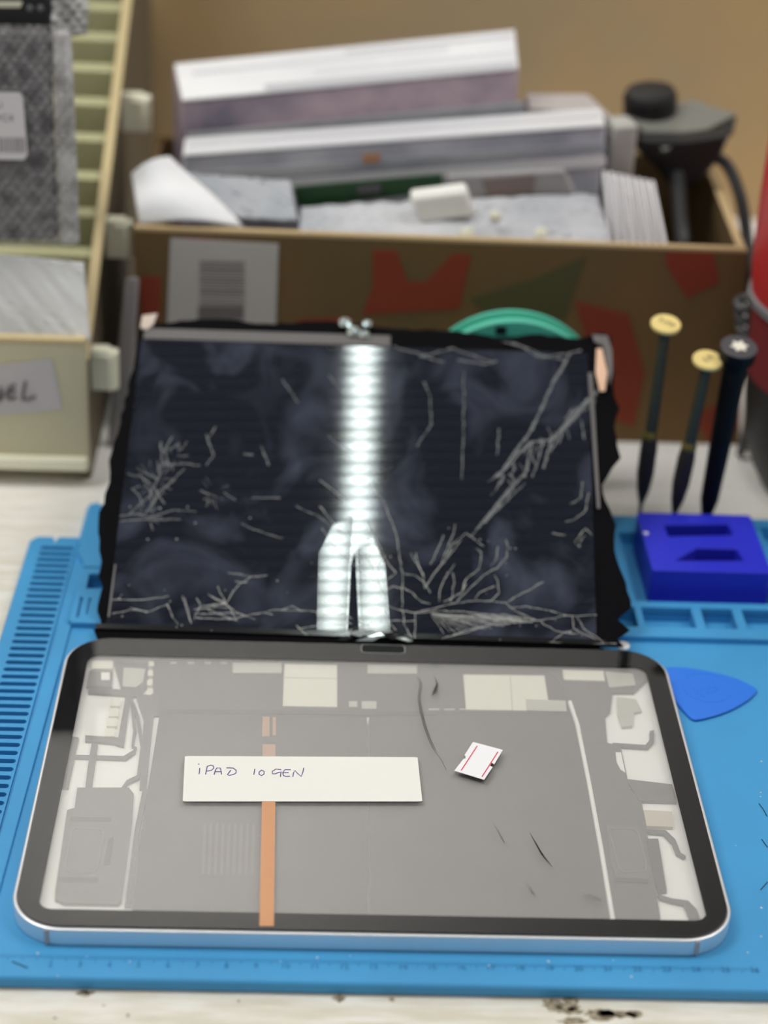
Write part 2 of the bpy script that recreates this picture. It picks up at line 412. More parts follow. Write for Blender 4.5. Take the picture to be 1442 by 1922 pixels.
# ------------------------------------------------------------------ tablet
tab = thing('tablet', (0, 0, 5), 'opened silver tablet with clear glass over its batteries lying on the blue mat', 'tablet')
W2, H2, RC = 124.3, 89.75, 18.5
hs = MB().pz(rrect(-W2, W2, -H2, H2, RC, 14), 5, 12).build('housing', M_alu, tab)
hs.modifiers.clear()
cutm = MB().pz(rrect(-W2+1.4, W2-1.4, -H2+1.4, H2-1.4, RC-1.2, 14), 8, 14)
boolean_cut(hs, cutm)
md = hs.modifiers.new('bevel', 'BEVEL'); md.width = 0.5*S; md.segments = 2; md.limit_method = 'ANGLE'
tag(hs, 'silver aluminium housing')
MB().pz(rrect(-W2+1.6, W2-1.6, -H2+1.6, H2-1.6, RC-1.4, 10), 8.0, 8.3).build('inner_tray', M_white, tab)
for xx in (-110.9, 110.2):
    MB().box(xx-0.7, xx+0.7, -H2-0.04, -H2+0.5, 5.5, 11.6).build('antenna_line', M_ant, tab)
for xx in (-5.2, -0.2, 4.9):
    o = MB().lathe((xx, -H2-0.01, 8.4), [(2.0, 0), (2.0, .06), (1.75, .06), (1.75, .02), (1.45, .02), (1.45, .07), (0.1, .07)], 28, axis=(0, -1, 0)).build('connector_contact', M_alu, tab)
# glass stack: black printed border, clear pane
GX, GY = 122.9, 88.35
IX0, IX1, IY0, IY1 = -115.0, 115.2, -80.0, 77.2
def ring(outer, inner, z0, z1):
    mb = MB(); n = len(outer)
    vs = [(p[0], p[1], z0) for p in outer]+[(p[0], p[1], z0) for p in inner]+[(p[0], p[1], z1) for p in outer]+[(p[0], p[1], z1) for p in inner]
    fs = []
    for i in range(n):
        j = (i+1) % n
        fs += [(i, j, j+2*n, i+2*n), (n+j, n+i, n+i+2*n, n+j+2*n), (2*n+i, 2*n+j, 3*n+j, 3*n+i), (j, i, n+i, n+j)]
    return mb.add(vs, fs)
ring(rrect(-GX, GX, -GY, GY, RC-1.6, 14), rrect(IX0, IX1, IY0, IY1, 5.0, 14), 11.3, 12.5).build('black_border', M_bez, tab)
MB().pz(rrect(-GX, GX, -GY, GY, RC-1.6, 14), 12.55, 12.75).build('cover_glass', M_glass, tab)
ring(rrect(-GX-.03, GX+.03, -GY-.03, GY+.03, RC-1.6, 14), rrect(-GX+.12, GX-.12, -GY+.12, GY-.12, RC-1.7, 14), 11.4, 12.7).build('glass_edge', M_blk, tab)
# camera notch
a = atz(679, 1214, 12.8); b = atz(760, 1228, 12.8)
MB().pz(rrect(a[0], b[0], 82.0, 88.0, 1.6, 5), 12.76, 12.86).build('camera_window', mat('camera_window_black', (0.004, 0.008, 0.007), 0.3, spec=.08), tab)
nrim = rrect(a[0]-.25, b[0]+.25, 81.75, 88.2, 1.8, 5)
ring(nrim, rrect(a[0], b[0], 82.0, 88.0, 1.6, 5), 12.76, 12.84).build('camera_window_rim', M_ant, tab)
MB().pz(rrect(IX0-1, IX1+1, IY0-1, IY1+1, 5.5, 8), 11.0, 11.1).build('milky_film', M_film, tab)
# insides, seen through the glass
ZI = 9.6
def P(*pts, z=ZI): return [tuple(atz(px, py, z)[:2]) for px, py in pts]
def inner(name, m, pts, z0=8.3, z1=ZI, **k): return MB().pz(P(*pts, z=z1), z0, z1).build(name, m, tab, **k)
def boxpx(x0, y0, x1, y1): return [(x0, y0), (x1, y0), (x1, y1), (x0, y1)]
inner('battery', M_batt, [(300, 1338), (689, 1347), (691, 1732), (246, 1722), (262, 1580)], z1=9.9)
inner('battery', M_batt, [(693, 1345), (1068, 1338), (1082, 1345), (1152, 1740), (695, 1732)], z1=9.9)
inner('logic_board', M_board, [(285, 1236), (1050, 1250), (1072, 1300), (1075, 1343), (290, 1343)], z1=9.3)
bar = lambda name, m, x0, y0, x1, y1, z1=9.9: inner(name, m, boxpx(x0, y0, x1, y1), z1=z1)
bar('shield_strip', M_shield2, 437, 1244, 529, 1263); inner('chip_shield', M_shield, [(534, 1246), (633, 1248), (633, 1327), (531, 1325)], z1=9.9)
inner('shield_seam', M_shield2, [(532, 1271), (633, 1273), (633, 1274.5), (532, 1272.5)], z1=9.95)
bar('shield_strip', M_shield2, 690, 1247, 783, 1264); bar('connector', M_shield2, 655, 1316, 671, 1327); bar('connector', M_shield2, 679, 1316, 707, 1330)
inner('chip_shield', M_shield, [(870, 1266), (1022, 1268), (1030, 1318), (1030, 1334), (875, 1332)], z1=9.8)
inner('shield_seam', M_shield2, [(957, 1266), (959, 1266), (963, 1333), (961, 1333)], z1=9.9)
inner('board_connector', M_shield2, [(987, 1312), (1062, 1315), (1064, 1335), (989, 1333)], z1=10.1)
inner('shield_strip', M_shield, [(1056, 1257), (1133, 1259), (1135, 1276), (1058, 1274)])
for i in range(6):
    x0 = 805+i*29; bar('solder_contact', M_shield2, x0, 1330, x0+20, 1332.5, 9.5)
for x0 in (320, 352, 384, 414): bar('solder_contact', M_shield2, x0, 1242, x0+12, 1246, 9.5)
# left column
inner('camera_module', M_flex, [(168, 1258), (212, 1260), (210, 1290), (162, 1288)], z1=9.6)
bar('lens_cover', M_white, 190, 1262, 206, 1276, 9.9)
bar('white_label', M_shield, 172, 1240, 212, 1255, 9.9)
inner('flex_cable', M_flex, [(213, 1240), (280, 1244), (276, 1290), (262, 1305), (245, 1308), (232, 1400), (222, 1398), (215, 1395), (160, 1390), (160, 1380), (222, 1384), (236, 1305), (165, 1300), (165, 1290), (228, 1294)], z1=9.5)
inner('cable_clip', M_shield2, [(232, 1253), (273, 1255), (268, 1280), (255, 1290), (230, 1288)], z1=9.9)
for i in range(4): bar('screw_pad', M_shield, 279-i*1.5, 1241+i*18, 289-i*1.5, 1250+i*18, 9.9)
for i in range(4): bar('gold_contact', M_shield, 207-i*3.5, 1310+i*19, 226-i*3.5, 1325+i*19, 9.9)
inner('flex_cable', M_flex, [(255, 1305), (300, 1300), (296, 1330), (288, 1345), (274, 1480), (262, 1480), (270, 1350)], z1=9.55)
for pts in ([(252, 1318), (262, 1345), (270, 1400), (262, 1460), (240, 1470), (232, 1480), (228, 1478), (238, 1464), (257, 1455), (264, 1400), (256, 1348), (246, 1322)],
            [(134, 1416), (232, 1419), (250, 1408), (252, 1400), (257, 1402), (254, 1412), (236, 1425), (134, 1421)],
            [(172, 1396), (184, 1396), (172, 1480), (160, 1480), (166, 1430)],
            [(244, 1310), (250, 1310), (256, 1370), (251, 1402), (247, 1400), (250, 1370)]):
    inner('flex_cable', M_flex, pts, z1=9.5)
inner('tray_edge', M_flex, [(136, 1382), (148, 1384), (128, 1478), (116, 1478)], z1=9.5)
inner('speaker', M_spk, [(145, 1478), (242, 1478), (251, 1490), (248, 1540), (228, 1690), (222, 1696), (120, 1694), (103, 1686), (104, 1670), (126, 1520), (140, 1516)], z1=9.9)
for pts in ([(133, 1533), (210, 1534), (208, 1543), (131, 1542)], [(108, 1646), (185, 1647), (183, 1657), (106, 1656)], [(204, 1572), (214, 1572), (207, 1624), (194, 1624)]):
    inner('speaker_slot', M_spk2, pts, z1=10.0)
q1 = P((135, 1556), (196, 1558), (182, 1640), (122, 1638))
def loop_tube(mb, pts, z, r):
    pp = [(p[0], p[1], z) for p in pts]+[(pts[0][0], pts[0][1], z)]; mb.tube(pp, r, 6, cap=False)
def round_quad(q, f=.18, n=5):
    q = [np.array(p) for p in q]; o = []
    for i in range(4):
        a, b, c = q[i-1], q[i], q[(i+1) % 4]
        p0 = b+(a-b)*f; p1 = b+(c-b)*f
        for k in range(n+1):
            t = k/n; o.append(p0*(1-t)**2+b*2*t*(1-t)+p1*t*t)
    return o
mbx = MB(); loop_tube(mbx, round_quad(q1), 9.95, .35); mbx.build('speaker_membrane', mat('membrane_rim', (0.15, .15, .15), .5), tab)
inner('battery_frame', M_flex, [(268, 1480), (278, 1480), (262, 1560), (246, 1700), (234, 1700), (252, 1560)], z1=9.7)
# right column
inner('flex_cable', M_flex, [(1000, 1240), (1215, 1262), (1215, 1275), (1190, 1300), (1150, 1300), (1146, 1335), (1136, 1345), (1140, 1395), (1095, 1392), (1082, 1345), (1074, 1337), (1064, 1300), (1040, 1270)], z1=9.5)
inner('shield_strip', M_shield, [(1058, 1257), (1133, 1259), (1136, 1278), (1060, 1276)], z1=9.9)
inner('front_camera_cover', M_shield2, [(1136, 1260), (1188, 1264), (1194, 1286), (1144, 1290)], z1=10.0)
inner('side_flex', M_flex, [(1080, 1380), (1165, 1400), (1182, 1480), (1204, 1500), (1225, 1622), (1242, 1740), (1150, 1740), (1120, 1600)], z1=9.45)
inner('flex_cable', M_flex, [(1176, 1462), (1262, 1472), (1270, 1505), (1200, 1503)], z1=9.6)
inner('flex_cable', M_flex, [(1150, 1394), (1212, 1398), (1220, 1388), (1220, 1372), (1228, 1370), (1228, 1392), (1216, 1404), (1150, 1400)], z1=9.6)
inner('contact_pad', M_shield2, [(1158, 1308), (1194, 1312), (1205, 1334), (1190, 1337), (1188, 1362), (1168, 1364), (1160, 1338)], z1=9.6)
inner('white_window', M_white, [(1156, 1412), (1166, 1412), (1174, 1450), (1165, 1444), (1158, 1430)], z1=9.7)
inner('beige_pad', M_beige, [(1208, 1520), (1262, 1523), (1264, 1552), (1214, 1550)], z1=9.8)
inner('speaker', M_spk, [(1138, 1548), (1200, 1550), (1222, 1640), (1215, 1655), (1160, 1652), (1148, 1625)], z1=9.85)
mbx = MB(); loop_tube(mbx, round_quad(P((1142, 1556), (1196, 1558), (1216, 1636), (1164, 1640))), 9.9, .35); mbx.build('speaker_membrane', MATS['membrane_rim'], tab)
inner('speaker_slot', M_spk2, [(1154, 1646), (1218, 1650), (1216, 1657), (1156, 1654)], z1=9.95)
inner('bracket', M_spk2, [(1214, 1574), (1236, 1574), (1252, 1672), (1236, 1674), (1226, 1640)], z1=9.7)
inner('flex_cable', M_flex, [(1212, 1556), (1250, 1558), (1268, 1575), (1278, 1600), (1288, 1606), (1284, 1610), (1270, 1602), (1262, 1582), (1246, 1565), (1212, 1562)], z1=9.6)
inner('flex_cable', M_flex, [(1235, 1678), (1262, 1686), (1292, 1690), (1308, 1706), (1314, 1722), (1294, 1722), (1284, 1698), (1258, 1692), (1238, 1686)], z1=9.6)
mbx = MB(); pth = [tuple(atz(x, y, 10.0)) for x, y in ((1070, 1318), (1084, 1360), (1106, 1470), (1128, 1590), (1152, 1735))]
mbx.tube(pth, 0.9, 8).build('white_strip', M_white, tab)
mbx = MB(); mbx.tube([tuple(atz(x, y, 9.9)) for x, y in ((690, 1360), (692, 1540), (695, 1725))], 0.35, 6).build('battery_seam', M_flex, tab)
for pts in ([(493, 1345), (506, 1345), (506, 1382), (492, 1382)], [(512, 1346), (518, 1346), (518, 1380), (512, 1380)], [(493, 1397), (517, 1397), (517, 1421), (493, 1421)]):
    MB().pz(P(*pts, z=10.5), 10.4, 10.5).build('orange_film', M_orange, tab)
MB().pz(P((492, 1500), (517, 1500), (514, 1738), (487, 1738), z=12.9), 12.85, 12.9).build('orange_film', M_orange, tab)
inner('board_edge', mat('board_edge_dark', (.012, .012, .013), .5), [(300, 1331), (860, 1336), (1068, 1337), (1068, 1343), (860, 1342), (300, 1337)], z1=9.92)
for k in range(9):
    x0 = 378+k*11.5
    MB().pz(P((x0+4, 1546), (x0+9, 1546), (x0+6, 1640), (x0, 1640), z=10.0), 9.8, 10.0).build('battery_print', mat('battery_print', (.085, .078, .072), .6), tab)
# rubber marks and smears on the glass
mks = []
def newmk():
    m_ = MB(); mks.append(m_); return m_
mk = newmk()
def scuff(mb, pts, w, z=12.78):
    p3 = [atz(x, y, z) for x, y in pts]
    for i in range(len(p3)-1):
        a, b = p3[i], p3[i+1]; d = b-a; L_ = np.linalg.norm(d); n = np.array([-d[1], d[0], 0])/L_
        w0 = w*(0.35+0.65*math.sin(math.pi*(i+0.2)/len(p3))); w1 = w*(0.35+0.65*math.sin(math.pi*(i+1)/len(p3)))
        mb.add([a-n*w0/2, a+n*w0/2, b+n*w1/2, b-n*w1/2], [(3, 2, 1, 0)])
for dx in (0, 3): scuff(mk, [(784+dx, 1272), (789+dx, 1285), (785+dx, 1310), (789+dx, 1335), (797+dx, 1365), (806+dx, 1390), (816+dx, 1410)], .35)
mk = newmk()
for i in range(7): scuff(mk, [(815+i*1.5, 1270+i*2), (822-i, 1285+i), (820-i*1.5, 1300+i)], .2)
for i in range(4): scuff(mk, [(800+i*5, 1238+i*3), (812+i*5, 1246+i*2)], .2)
mk = newmk()
for i in range(8): scuff(mk, [(994+i*2.6, 1562+i*5), (1006+i*2.6, 1582+i*4.4), (1018+i*2.8, 1606+i*3)], .28)
mk = newmk()
for i in range(3): scuff(mk, [(926+i*5, 1545+i*6), (944+i*2, 1578+i*3)], .12)
mk = newmk()
for i in range(3): scuff(mk, [(1092, 1679+i*2), (1110, 1680+i*3), (1128, 1688+i*2)], .15)
mk = newmk()
for i in range(3): scuff(mk, [(985+i*5, 1655+i*4), (1000+i*3, 1678+i*2)], .14)
scuff(mks[0], [(816, 1410), (828, 1425), (838, 1445)], .15)
for m_ in mks: m_.build('rubber_scuff', mat('rubber_scuff', (0.03, .03, .032), .7), tab)

# ------------------------------------------------------------------ sticker labels on the glass
lab = thing('sticker_label', (-26, -5, 12.8), 'long white sticker with violet handwriting lying across the middle of the tablet glass', 'label')
zl = 13.05
MB().pz([tuple(p) for p in round_quad([atz(x, y, zl)[:2] for x, y in ((347, 1419), (784, 1421), (793, 1504), (343, 1504))], .018)], 12.8, zl).build('sticker_paper', M_paper, lab)
st = MB()
def stroke(pts, w=.42):
    p3 = [atz(x, y, zl+.03) for x, y in pts]
    st.tube(p3, w/2, 5)
for s_ in ([(375, 1442), (374, 1453)], [(372.5, 1434), (374, 1434.6)], [(386, 1453.5), (387.5, 1446), (389, 1438.5), (396, 1436.4), (401, 1438), (401.5, 1441.5), (397, 1446), (388, 1447.5)],
           [(402, 1454), (404, 1447), (407, 1441.5), (413.5, 1441.6), (415, 1447), (416, 1453.5)], [(403, 1448.6), (415, 1448.6)],
           [(425, 1441.5), (430, 1441.3), (438, 1441.8), (443.5, 1446), (443, 1451), (438, 1454), (430, 1455.5), (427, 1454), (430, 1450), (433, 1446)],
           [(478.4, 1443.5), (476.6, 1454)], [(491, 1445.5), (486.6, 1449), (486.6, 1453.5), (491, 1456), (495.6, 1453), (495.8, 1448), (491, 1445.5)],
           [(528, 1444.8), (518, 1443.6), (511, 1448), (511.5, 1452.5), (517, 1452.5), (523, 1450), (528, 1449), (527, 1453), (526.5, 1458)],
           [(546, 1445), (535, 1444.7), (531, 1450), (532, 1455.8), (537, 1457.6), (544.5, 1457)], [(532, 1450.6), (542, 1450.2)],
           [(549.8, 1458), (551, 1451), (553.5, 1446), (559, 1452), (565.5, 1457.5), (568.5, 1450), (570.3, 1441.5)]):
    stroke(s_)
st.build('handwriting', M_ink, lab)
pl = thing('price_label', (41, 8, 12.8), 'small notched white price label with two red lines on the tablet glass', 'label')
def price_pts(z):
    q = [(888, 1393), (944, 1408), (928, 1435), (923, 1432), (920, 1438), (925, 1440), (909, 1464), (853, 1447), (870, 1425), (874, 1424), (874, 1419), (872, 1418)]
    return [atz(x, y, z) for x, y in q]
MB().prism(price_pts(13.6), (0, 0, .15)).build('label_paper', M_paper2, pl)
rd = MB()
for a, b in (((896, 1400), (866, 1446)), ((935, 1411), (905, 1458))):
    A, B = atz(*a, 13.8), atz(*b, 13.8); d = (B-A)/np.linalg.norm(B-A); n = np.array([-d[1], d[0], 0])*.22
    rd.prism([A-n, A+n, B+n, B-n], (0, 0, .02))
rd.build('red_line', M_red, pl)

# ------------------------------------------------------------------ blue opening pick
pk = thing('opening_pick', (138, 71, 5), 'blue triangular plastic opening pick lying against the right edge of the tablet', 'pick')
def smooth_poly(pts, it=3):
    P_ = [np.array(p, float) for p in pts]
    for _ in range(it):
        Q = []
        for i in range(len(P_)):
            a, b = P_[i], P_[(i+1) % len(P_)]; Q += [a*.75+b*.25, a*.25+b*.75]
        P_ = Q
    return P_
pz_ = 6.3
pkp = smooth_poly([atz(x, y, pz_)[:2] for x, y in ((1249, 1252), (1262, 1251), (1300, 1253), (1380, 1270), (1420, 1291), (1423, 1295), (1410, 1310), (1370, 1334), (1315, 1350), (1300, 1350), (1285, 1335), (1262, 1308))], 2)
MB().pz(pkp, 5.3, pz_).build('pick_body', M_pick, pk, bevel=.35)
e_ = MB(); c0 = atz(1332, 1291, pz_)
e_.tube([(c0[0]+10*math.cos(t)*1.0-1, c0[1]+10.5*math.sin(t), pz_) for t in np.linspace(0, 2*math.pi, 40)], .13, 5, cap=False)
for sgn in (0,):
    e_.tube([tuple(atz(x, y, pz_)) for x, y in ((1301, 1293), (1312, 1297), (1322, 1294), (1336, 1290), (1349, 1294), (1338, 1299), (1326, 1300), (1324, 1310), (1314, 1303), (1304, 1300))], .13, 5)
e_.build('embossed_mark', M_pick, pk)

# ------------------------------------------------------------------ broken display panel
def rot(a):
    a = np.array(a, float); n = np.linalg.norm(a); k = a/n; K = np.array([[0,-k[2],k[1]],[k[2],0,-k[0]],[-k[1],k[0],0]])
    return np.eye(3)+np.sin(n)*K+(1-np.cos(n))*K@K
O_ = np.array([-6.93, 99.0, 12.0]); RP = rot([.49, -.03, -.04]); UN = RP[:, 2]
def pp(px, py, h=0.0):
    return atp(px, py, O_+UN*h, UN)
def uv(px, py): d = pp(px, py)-O_; return float(d@RP[:, 0]), float(d@RP[:, 1])
def L3(u, v, h=0.0): return O_+RP@np.array([u, v, h])
pan = thing('broken_display', (-6, 106, 7), 'dark shattered tablet display with ragged black edges propped up behind the tablet', 'display')
def lcd_material():
    m = mat('shattered_lcd', (0.012, 0.014, 0.026), 0.10, spec=0.5)
    nt = m.node_tree; b = nt.nodes['Principled BSDF']; N = nt.nodes.new; L = nt.links.new
    tc = N('ShaderNodeTexCoord')
    n1 = N('ShaderNodeTexNoise'); n1.inputs['Scale'].default_value = 26; n1.inputs['Detail'].default_value = 3; n1.inputs['Distortion'].default_value = 1.2; L(tc.outputs['Object'], n1.inputs['Vector'])
    r1 = N('ShaderNodeValToRGB'); e = r1.color_ramp.elements; e[0].position = .48; e[1].position = .85
    e[0].color = (.010, .012, .020, 1); e[1].color = (.070, .080, .115, 1); L(n1.outputs['Fac'], r1.inputs[0])
    L(r1.outputs[0], b.inputs['Base Color'])
    # gloss bands put in to imitate the mirrored bars of the lamp segments
    sp = N('ShaderNodeSeparateXYZ'); L(tc.outputs['Object'], sp.inputs[0])
    ml = N('ShaderNodeMath'); ml.operation = 'MULTIPLY'; ml.inputs[1].default_value = 2*math.pi/0.0054; L(sp.outputs['Y'], ml.inputs[0])
    sn = N('ShaderNodeMath'); sn.operation = 'SINE'; L(ml.outputs[0], sn.inputs[0])
    mr = N('ShaderNodeMapRange'); mr.inputs[1].default_value = -.9; mr.inputs[2].default_value = 0.1; mr.inputs[3].default_value = .30; mr.inputs[4].default_value = .52
    L(sn.outputs[0], mr.inputs[0]); L(mr.outputs[0], b.inputs['Specular IOR Level']); b.inputs['Roughness'].default_value = .045
    return m
M_lcd = lcd_material()
def on_panel(name, m, pts, h0, h1, **k):
    return MB().prism([L3(*uv(x, y), h0) for x, y in pts], UN*(h1-h0)).build(name, m, pan, **k)
LW, LH = 207.5, 151.5
o = MB().prism([L3(u, v, -1.2) for u, v in ((-LW/2, 0), (LW/2, 0), (LW/2, LH), (-LW/2, LH))], UN*1.2)
lcd = o.build('lcd_panel', M_lcd, pan)
# the glass has split at the bottom: two fragments tilted a hair apart
for pxs, u_ref, th in (([(600, 1040), (626, 985), (664, 968), (657, 1060), (651, 1187), (596, 1184)], uv(628, 1100)[0], -0.0100), ([(670, 1030), (700, 1010), (722, 1060), (732, 1190), (676, 1187)], uv(700, 1100)[0], 0.0088), ([(659, 1060), (668, 1030), (674, 1187), (653, 1187)], uv(664, 1100)[0], 0.035)):
    q_ = [uv(x, y) for x, y in pxs]; hm = max(abs(u-u_ref) for u, v in q_)*abs(th)+.06
    if L3(0, 0)[2]: pass
    bot = [L3(u, max(v, .05), .001) for u, v in q_]; top = [L3(u, max(v, .05), hm+th*(u-u_ref)) for u, v in q_]
    n = len(q_); mb_ = MB(); mb_.add(bot+top, [tuple(range(n)), tuple(range(2*n-1, n-1, -1))]+[(i+n, (i+1) % n+n, (i+1) % n, i) for i in range(n)])
    fo = mb_.build('glass_fragment', M_lcd, pan)
    bm_ = bmesh.new(); bm_.from_mesh(fo.data); bmesh.ops.recalc_face_normals(bm_, faces=bm_.faces); bm_.to_mesh(fo.data); bm_.free()
rag = [(268, 608), (256, 640), (250, 690), (240, 735), (226, 790), (214, 825), (204, 862), (206, 885), (196, 925), (184, 978), (186, 1010), (190, 1050), (184, 1078), (192, 1098), (183, 1132), (188, 1160), (190, 1186),
       (200, 1200), (420, 1208), (700, 1214), (1000, 1220), (1150, 1222), (1172, 1212), (1160, 1196), (1183, 1180), (1168, 1166), (1160, 1160), (1186, 1138), (1178, 1106), (1168, 1072), (1158, 1044), (1157, 983), (1146, 954), (1131, 907), (1142, 890), (1166, 856), (1160, 835), (1154, 800), (1164, 764), (1154, 742), (1152, 706), (1148, 630), (1132, 622), (1080, 632), (1000, 624), (930, 630), (860, 618), (760, 614), (690, 608), (600, 600), (500, 604), (420, 596), (340, 598)]
rj = []
for i in range(len(rag)):
    a, b = np.array(rag[i], float), np.array(rag[(i+1) % len(rag)], float); n_ = max(1, int(np.linalg.norm(b-a)/14))
    side = (a[0] < 300 or a[0] > 1100)
    for k in range(n_):
        t = k/n_; p = a*(1-t)+b*t
        if k and side: p = p+np.array([random.uniform(-4, 4), random.uniform(-3, 3)])
        elif k: p = p+np.array([0, random.uniform(-2, 2)])
        rj.append(p)
def rag3(p):
    u, v = uv(*p); return L3(u, max(v, -2.4), -1.75)
rg = MB().prism([rag3(p) for p in rj], UN*.45).build('torn_backing_film', M_ragged, pan)
# glass border left around the lcd
bd = lambda u0, u1, v0, v1: [L3(u0, v0, -1.0), L3(u1, v0, -1.0), L3(u1, v1, -1.0), L3(u0, v1, -1.0)]
MB().prism(bd(-108, 108, -2.5, -0.15), UN*1.3).build('lower_border', mat('black_border_glass', (0.010, .010, .011), .12), pan)
flap = [(-110.5, 101.2, 8.6), (101.5, 92.6, 12.6)]
fl = [L3(-108.5, -2.4, -1.3), L3(103, -2.4, -1.3)]
low = [np.array([x, 92.0+random.uniform(-.6, .6) if x < 60 else 91.2, 7.6+random.uniform(-.4, .4)]) for x in np.linspace(106, -112.5, 26)]
vs_ = []
for k, p in enumerate(low):
    t = (k)/25; u = 104-213*t; vs_.append((p, L3(u, -2.2, -1.2)))
fm = MB()
for (p0, q0), (p1, q1) in zip(vs_[:-1], vs_[1:]): fm.add([p0, p1, q1, q0], [(3, 2, 1, 0)])
fm.build('torn_lower_flap', M_ragged, pan, solid=.3)
MB().prism(bd(-103, 12, LH+.2, LH+6.5), UN*1.6).build('upper_metal_edge', M_greyedge, pan, bevel=.3)
on_panel('side_seam', M_greyedge, [(215, 1060), (218, 1060), (206, 1158), (202, 1158)], .05, .3)
on_panel('side_seam', M_greyedge, [(1104, 700), (1112, 700), (1127, 955), (1121, 955)], .05, .3)
on_panel('copper_tape', M_copper, [(1120, 655), (1130, 655), (1140, 700), (1136, 735), (1126, 735), (1118, 700)], .1, .5)
on_panel('torn_corner', M_greyedge, [(1112, 630), (1140, 632), (1149, 660), (1150, 700), (1144, 725), (1140, 690), (1132, 650), (1116, 644)], .1, .9)
on_panel('torn_corner', mat('pinkish_residue', (.62, .52, .44), .6), [(268, 596), (296, 592), (288, 612), (276, 622), (264, 618)], .3, 1.6)
br = MB(); c_ = atz(1170, 1213, 9.5)
br.lathe((c_[0], c_[1]+1.2, 8.6), [(1.1, 0), (3.0, 0), (3.0, .8), (1.1, .8)], 20).build('mounting_bracket', mat('bracket_white', (.82, .80, .80), .4), pan)
# cracks
ck = MB()
def ribbon(pts2, w, h=.06, taper=True, mb=None, w_top=None):
    mb = mb or ck
    n = len(pts2)
    for i in range(n-1):
        a = np.array(pts2[i]); b = np.array(pts2[i+1]); d = b-a; L_ = np.linalg.norm(d)
        if L_ < 1e-6: continue
        nn = np.array([-d[1], d[0]])/L_
        def cl(p): return (min(max(p[0], -112), 112), min(max(p[1], -2.3), LH+5))
        wa = w*(random.uniform(.3, 1.2)); wb = w*(random.uniform(.3, 1.2))
        q = [cl(a-nn*wa/2), cl(b-nn*wb/2), cl(b+nn*wb/2), cl(a+nn*wa/2)]
        hh = .32 if (q[0][1] < 0.2 or q[1][1] < .2) else h
        if q[0][1] > LH-.5 or q[1][1] > LH-.5: hh = .7
        hh += random.uniform(0, .04)
        mb.add([L3(*p, hh) for p in q], [(0, 1, 2, 3)])
def crk(sc, ox, oy, pts, w=.35, jit=.35, h=.16):
    P2 = [uv(x/sc+ox, y/sc+oy) for x, y in pts]; out_ = []
    for i in range(len(P2)-1):
        a, b = np.array(P2[i]), np.array(P2[i+1]); n = max(1, int(np.linalg.norm(b-a)/2.2))
        for k in range(n):
            p = a+(b-a)*k/n
            if k: p = p+np.array([random.uniform(-jit, jit), random.uniform(-jit, jit)])
            out_.append(p)
    out_.append(np.array(P2[-1])); ribbon(out_, w, h)
R4 = lambda pts, w=.38: crk(2.403, 600, 880, pts, w)
for p in ([(0,50),(110,140)], [(0,170),(90,280),(110,300)], [(10,270),(90,380),(160,440),(210,480),(260,520)], [(235,60),(290,150),(340,280),(360,380),(375,490),(372,630)],
          [(215,240),(270,350),(310,430),(345,470)], [(210,380),(240,450),(265,510),(290,570),(310,620),(350,635),(430,650),(520,630),(620,605),(720,595),(840,605)],
          [(300,390),(265,430),(258,500)], [(345,470),(305,500),(300,560)], [(370,540),(330,530),(300,550)], [(370,530),(420,560),(460,600),(500,610)], [(385,475),(430,480),(470,510),(500,560)],
          [(435,380),(445,440),(470,490),(475,540)], [(475,540),(500,500),(550,430),(580,350),(605,290),(610,250)], [(480,530),(520,470),(580,400),(640,320)],
          [(540,600),(545,540),(575,480),(610,430)], [(600,470),(608,520),(590,600)], [(640,560),(660,500),(720,450),(730,380),(710,360)], [(700,520),(740,480),(800,450),(845,400),(850,350),(840,320)],
          [(770,440),(800,400),(805,350)], [(430,650),(560,640),(700,650),(850,660),(980,685),(1100,665),(1250,660)], [(600,750),(700,720),(820,700),(980,685)], [(470,790),(600,755),(740,715)],
          [(840,605),(900,570),(960,540),(1010,510)], [(840,605),(880,640),(980,685)], [(860,630),(930,620),(1040,640),(1130,665)], [(770,600),(810,560),(805,510),(790,480)], [(700,590),(720,560),(790,530)],
          [(430,790),(432,700),(430,650),(375,640)], [(375,640),(380,700),(430,790)], [(310,620),(290,640),(315,690),(360,750),(400,780)], [(230,690),(330,685),(430,685)],
          [(1000,690),(1060,730),(1150,745),(1190,740)], [(1140,670),(1145,720),(1190,745),(1250,775)], [(1160,670),(1190,720),(1280,785)], [(1030,795),(1100,740),(1140,730)], [(1050,785),(1200,795),(1340,790)],
          [(1050,290),(1110,300)], [(1110,240),(1150,230),(1200,190),(1215,110)], [(1130,160),(1180,130),(1185,60)], [(1150,330),(1200,270),(1230,300)], [(1170,340),(1200,300)],
          [(0,780),(120,735),(230,700)], [(50,785),(180,730),(260,740),(350,735)], [(110,690),(190,720),(250,735)], [(0,660),(110,655),(200,700),(250,730)], [(560,430),(600,340),(660,290),(740,350)], [(500,430),(520,390),(560,300)],
          [(410,380),(470,480)], [(620,600),(660,560),(700,520)], [(560,600),(640,560),(660,520)]):
    R4(p)
for i in range(16):            # fan of fine fractures right of centre
    t = i/15; ex = 560+t*410; ey = 745-70*t**1.5+random.uniform(-6, 6); sx = 500+t*60
    R4([(sx, 650+8*t), ((sx+ex)/2, 660+.5*(ey-650)*(.75)), (ex, ey)], .28)
for i in range(9):
    x0 = 850+i*12; R4([(x0-160, 655+i*4), (x0-60, 660+i*4), (x0+random.uniform(-10, 20), 668+i*3)], .3)
ck_sharp = ck; ck = MB()
R3 = lambda pts, w=.7: crk(2.403, 600, 580, pts, w)
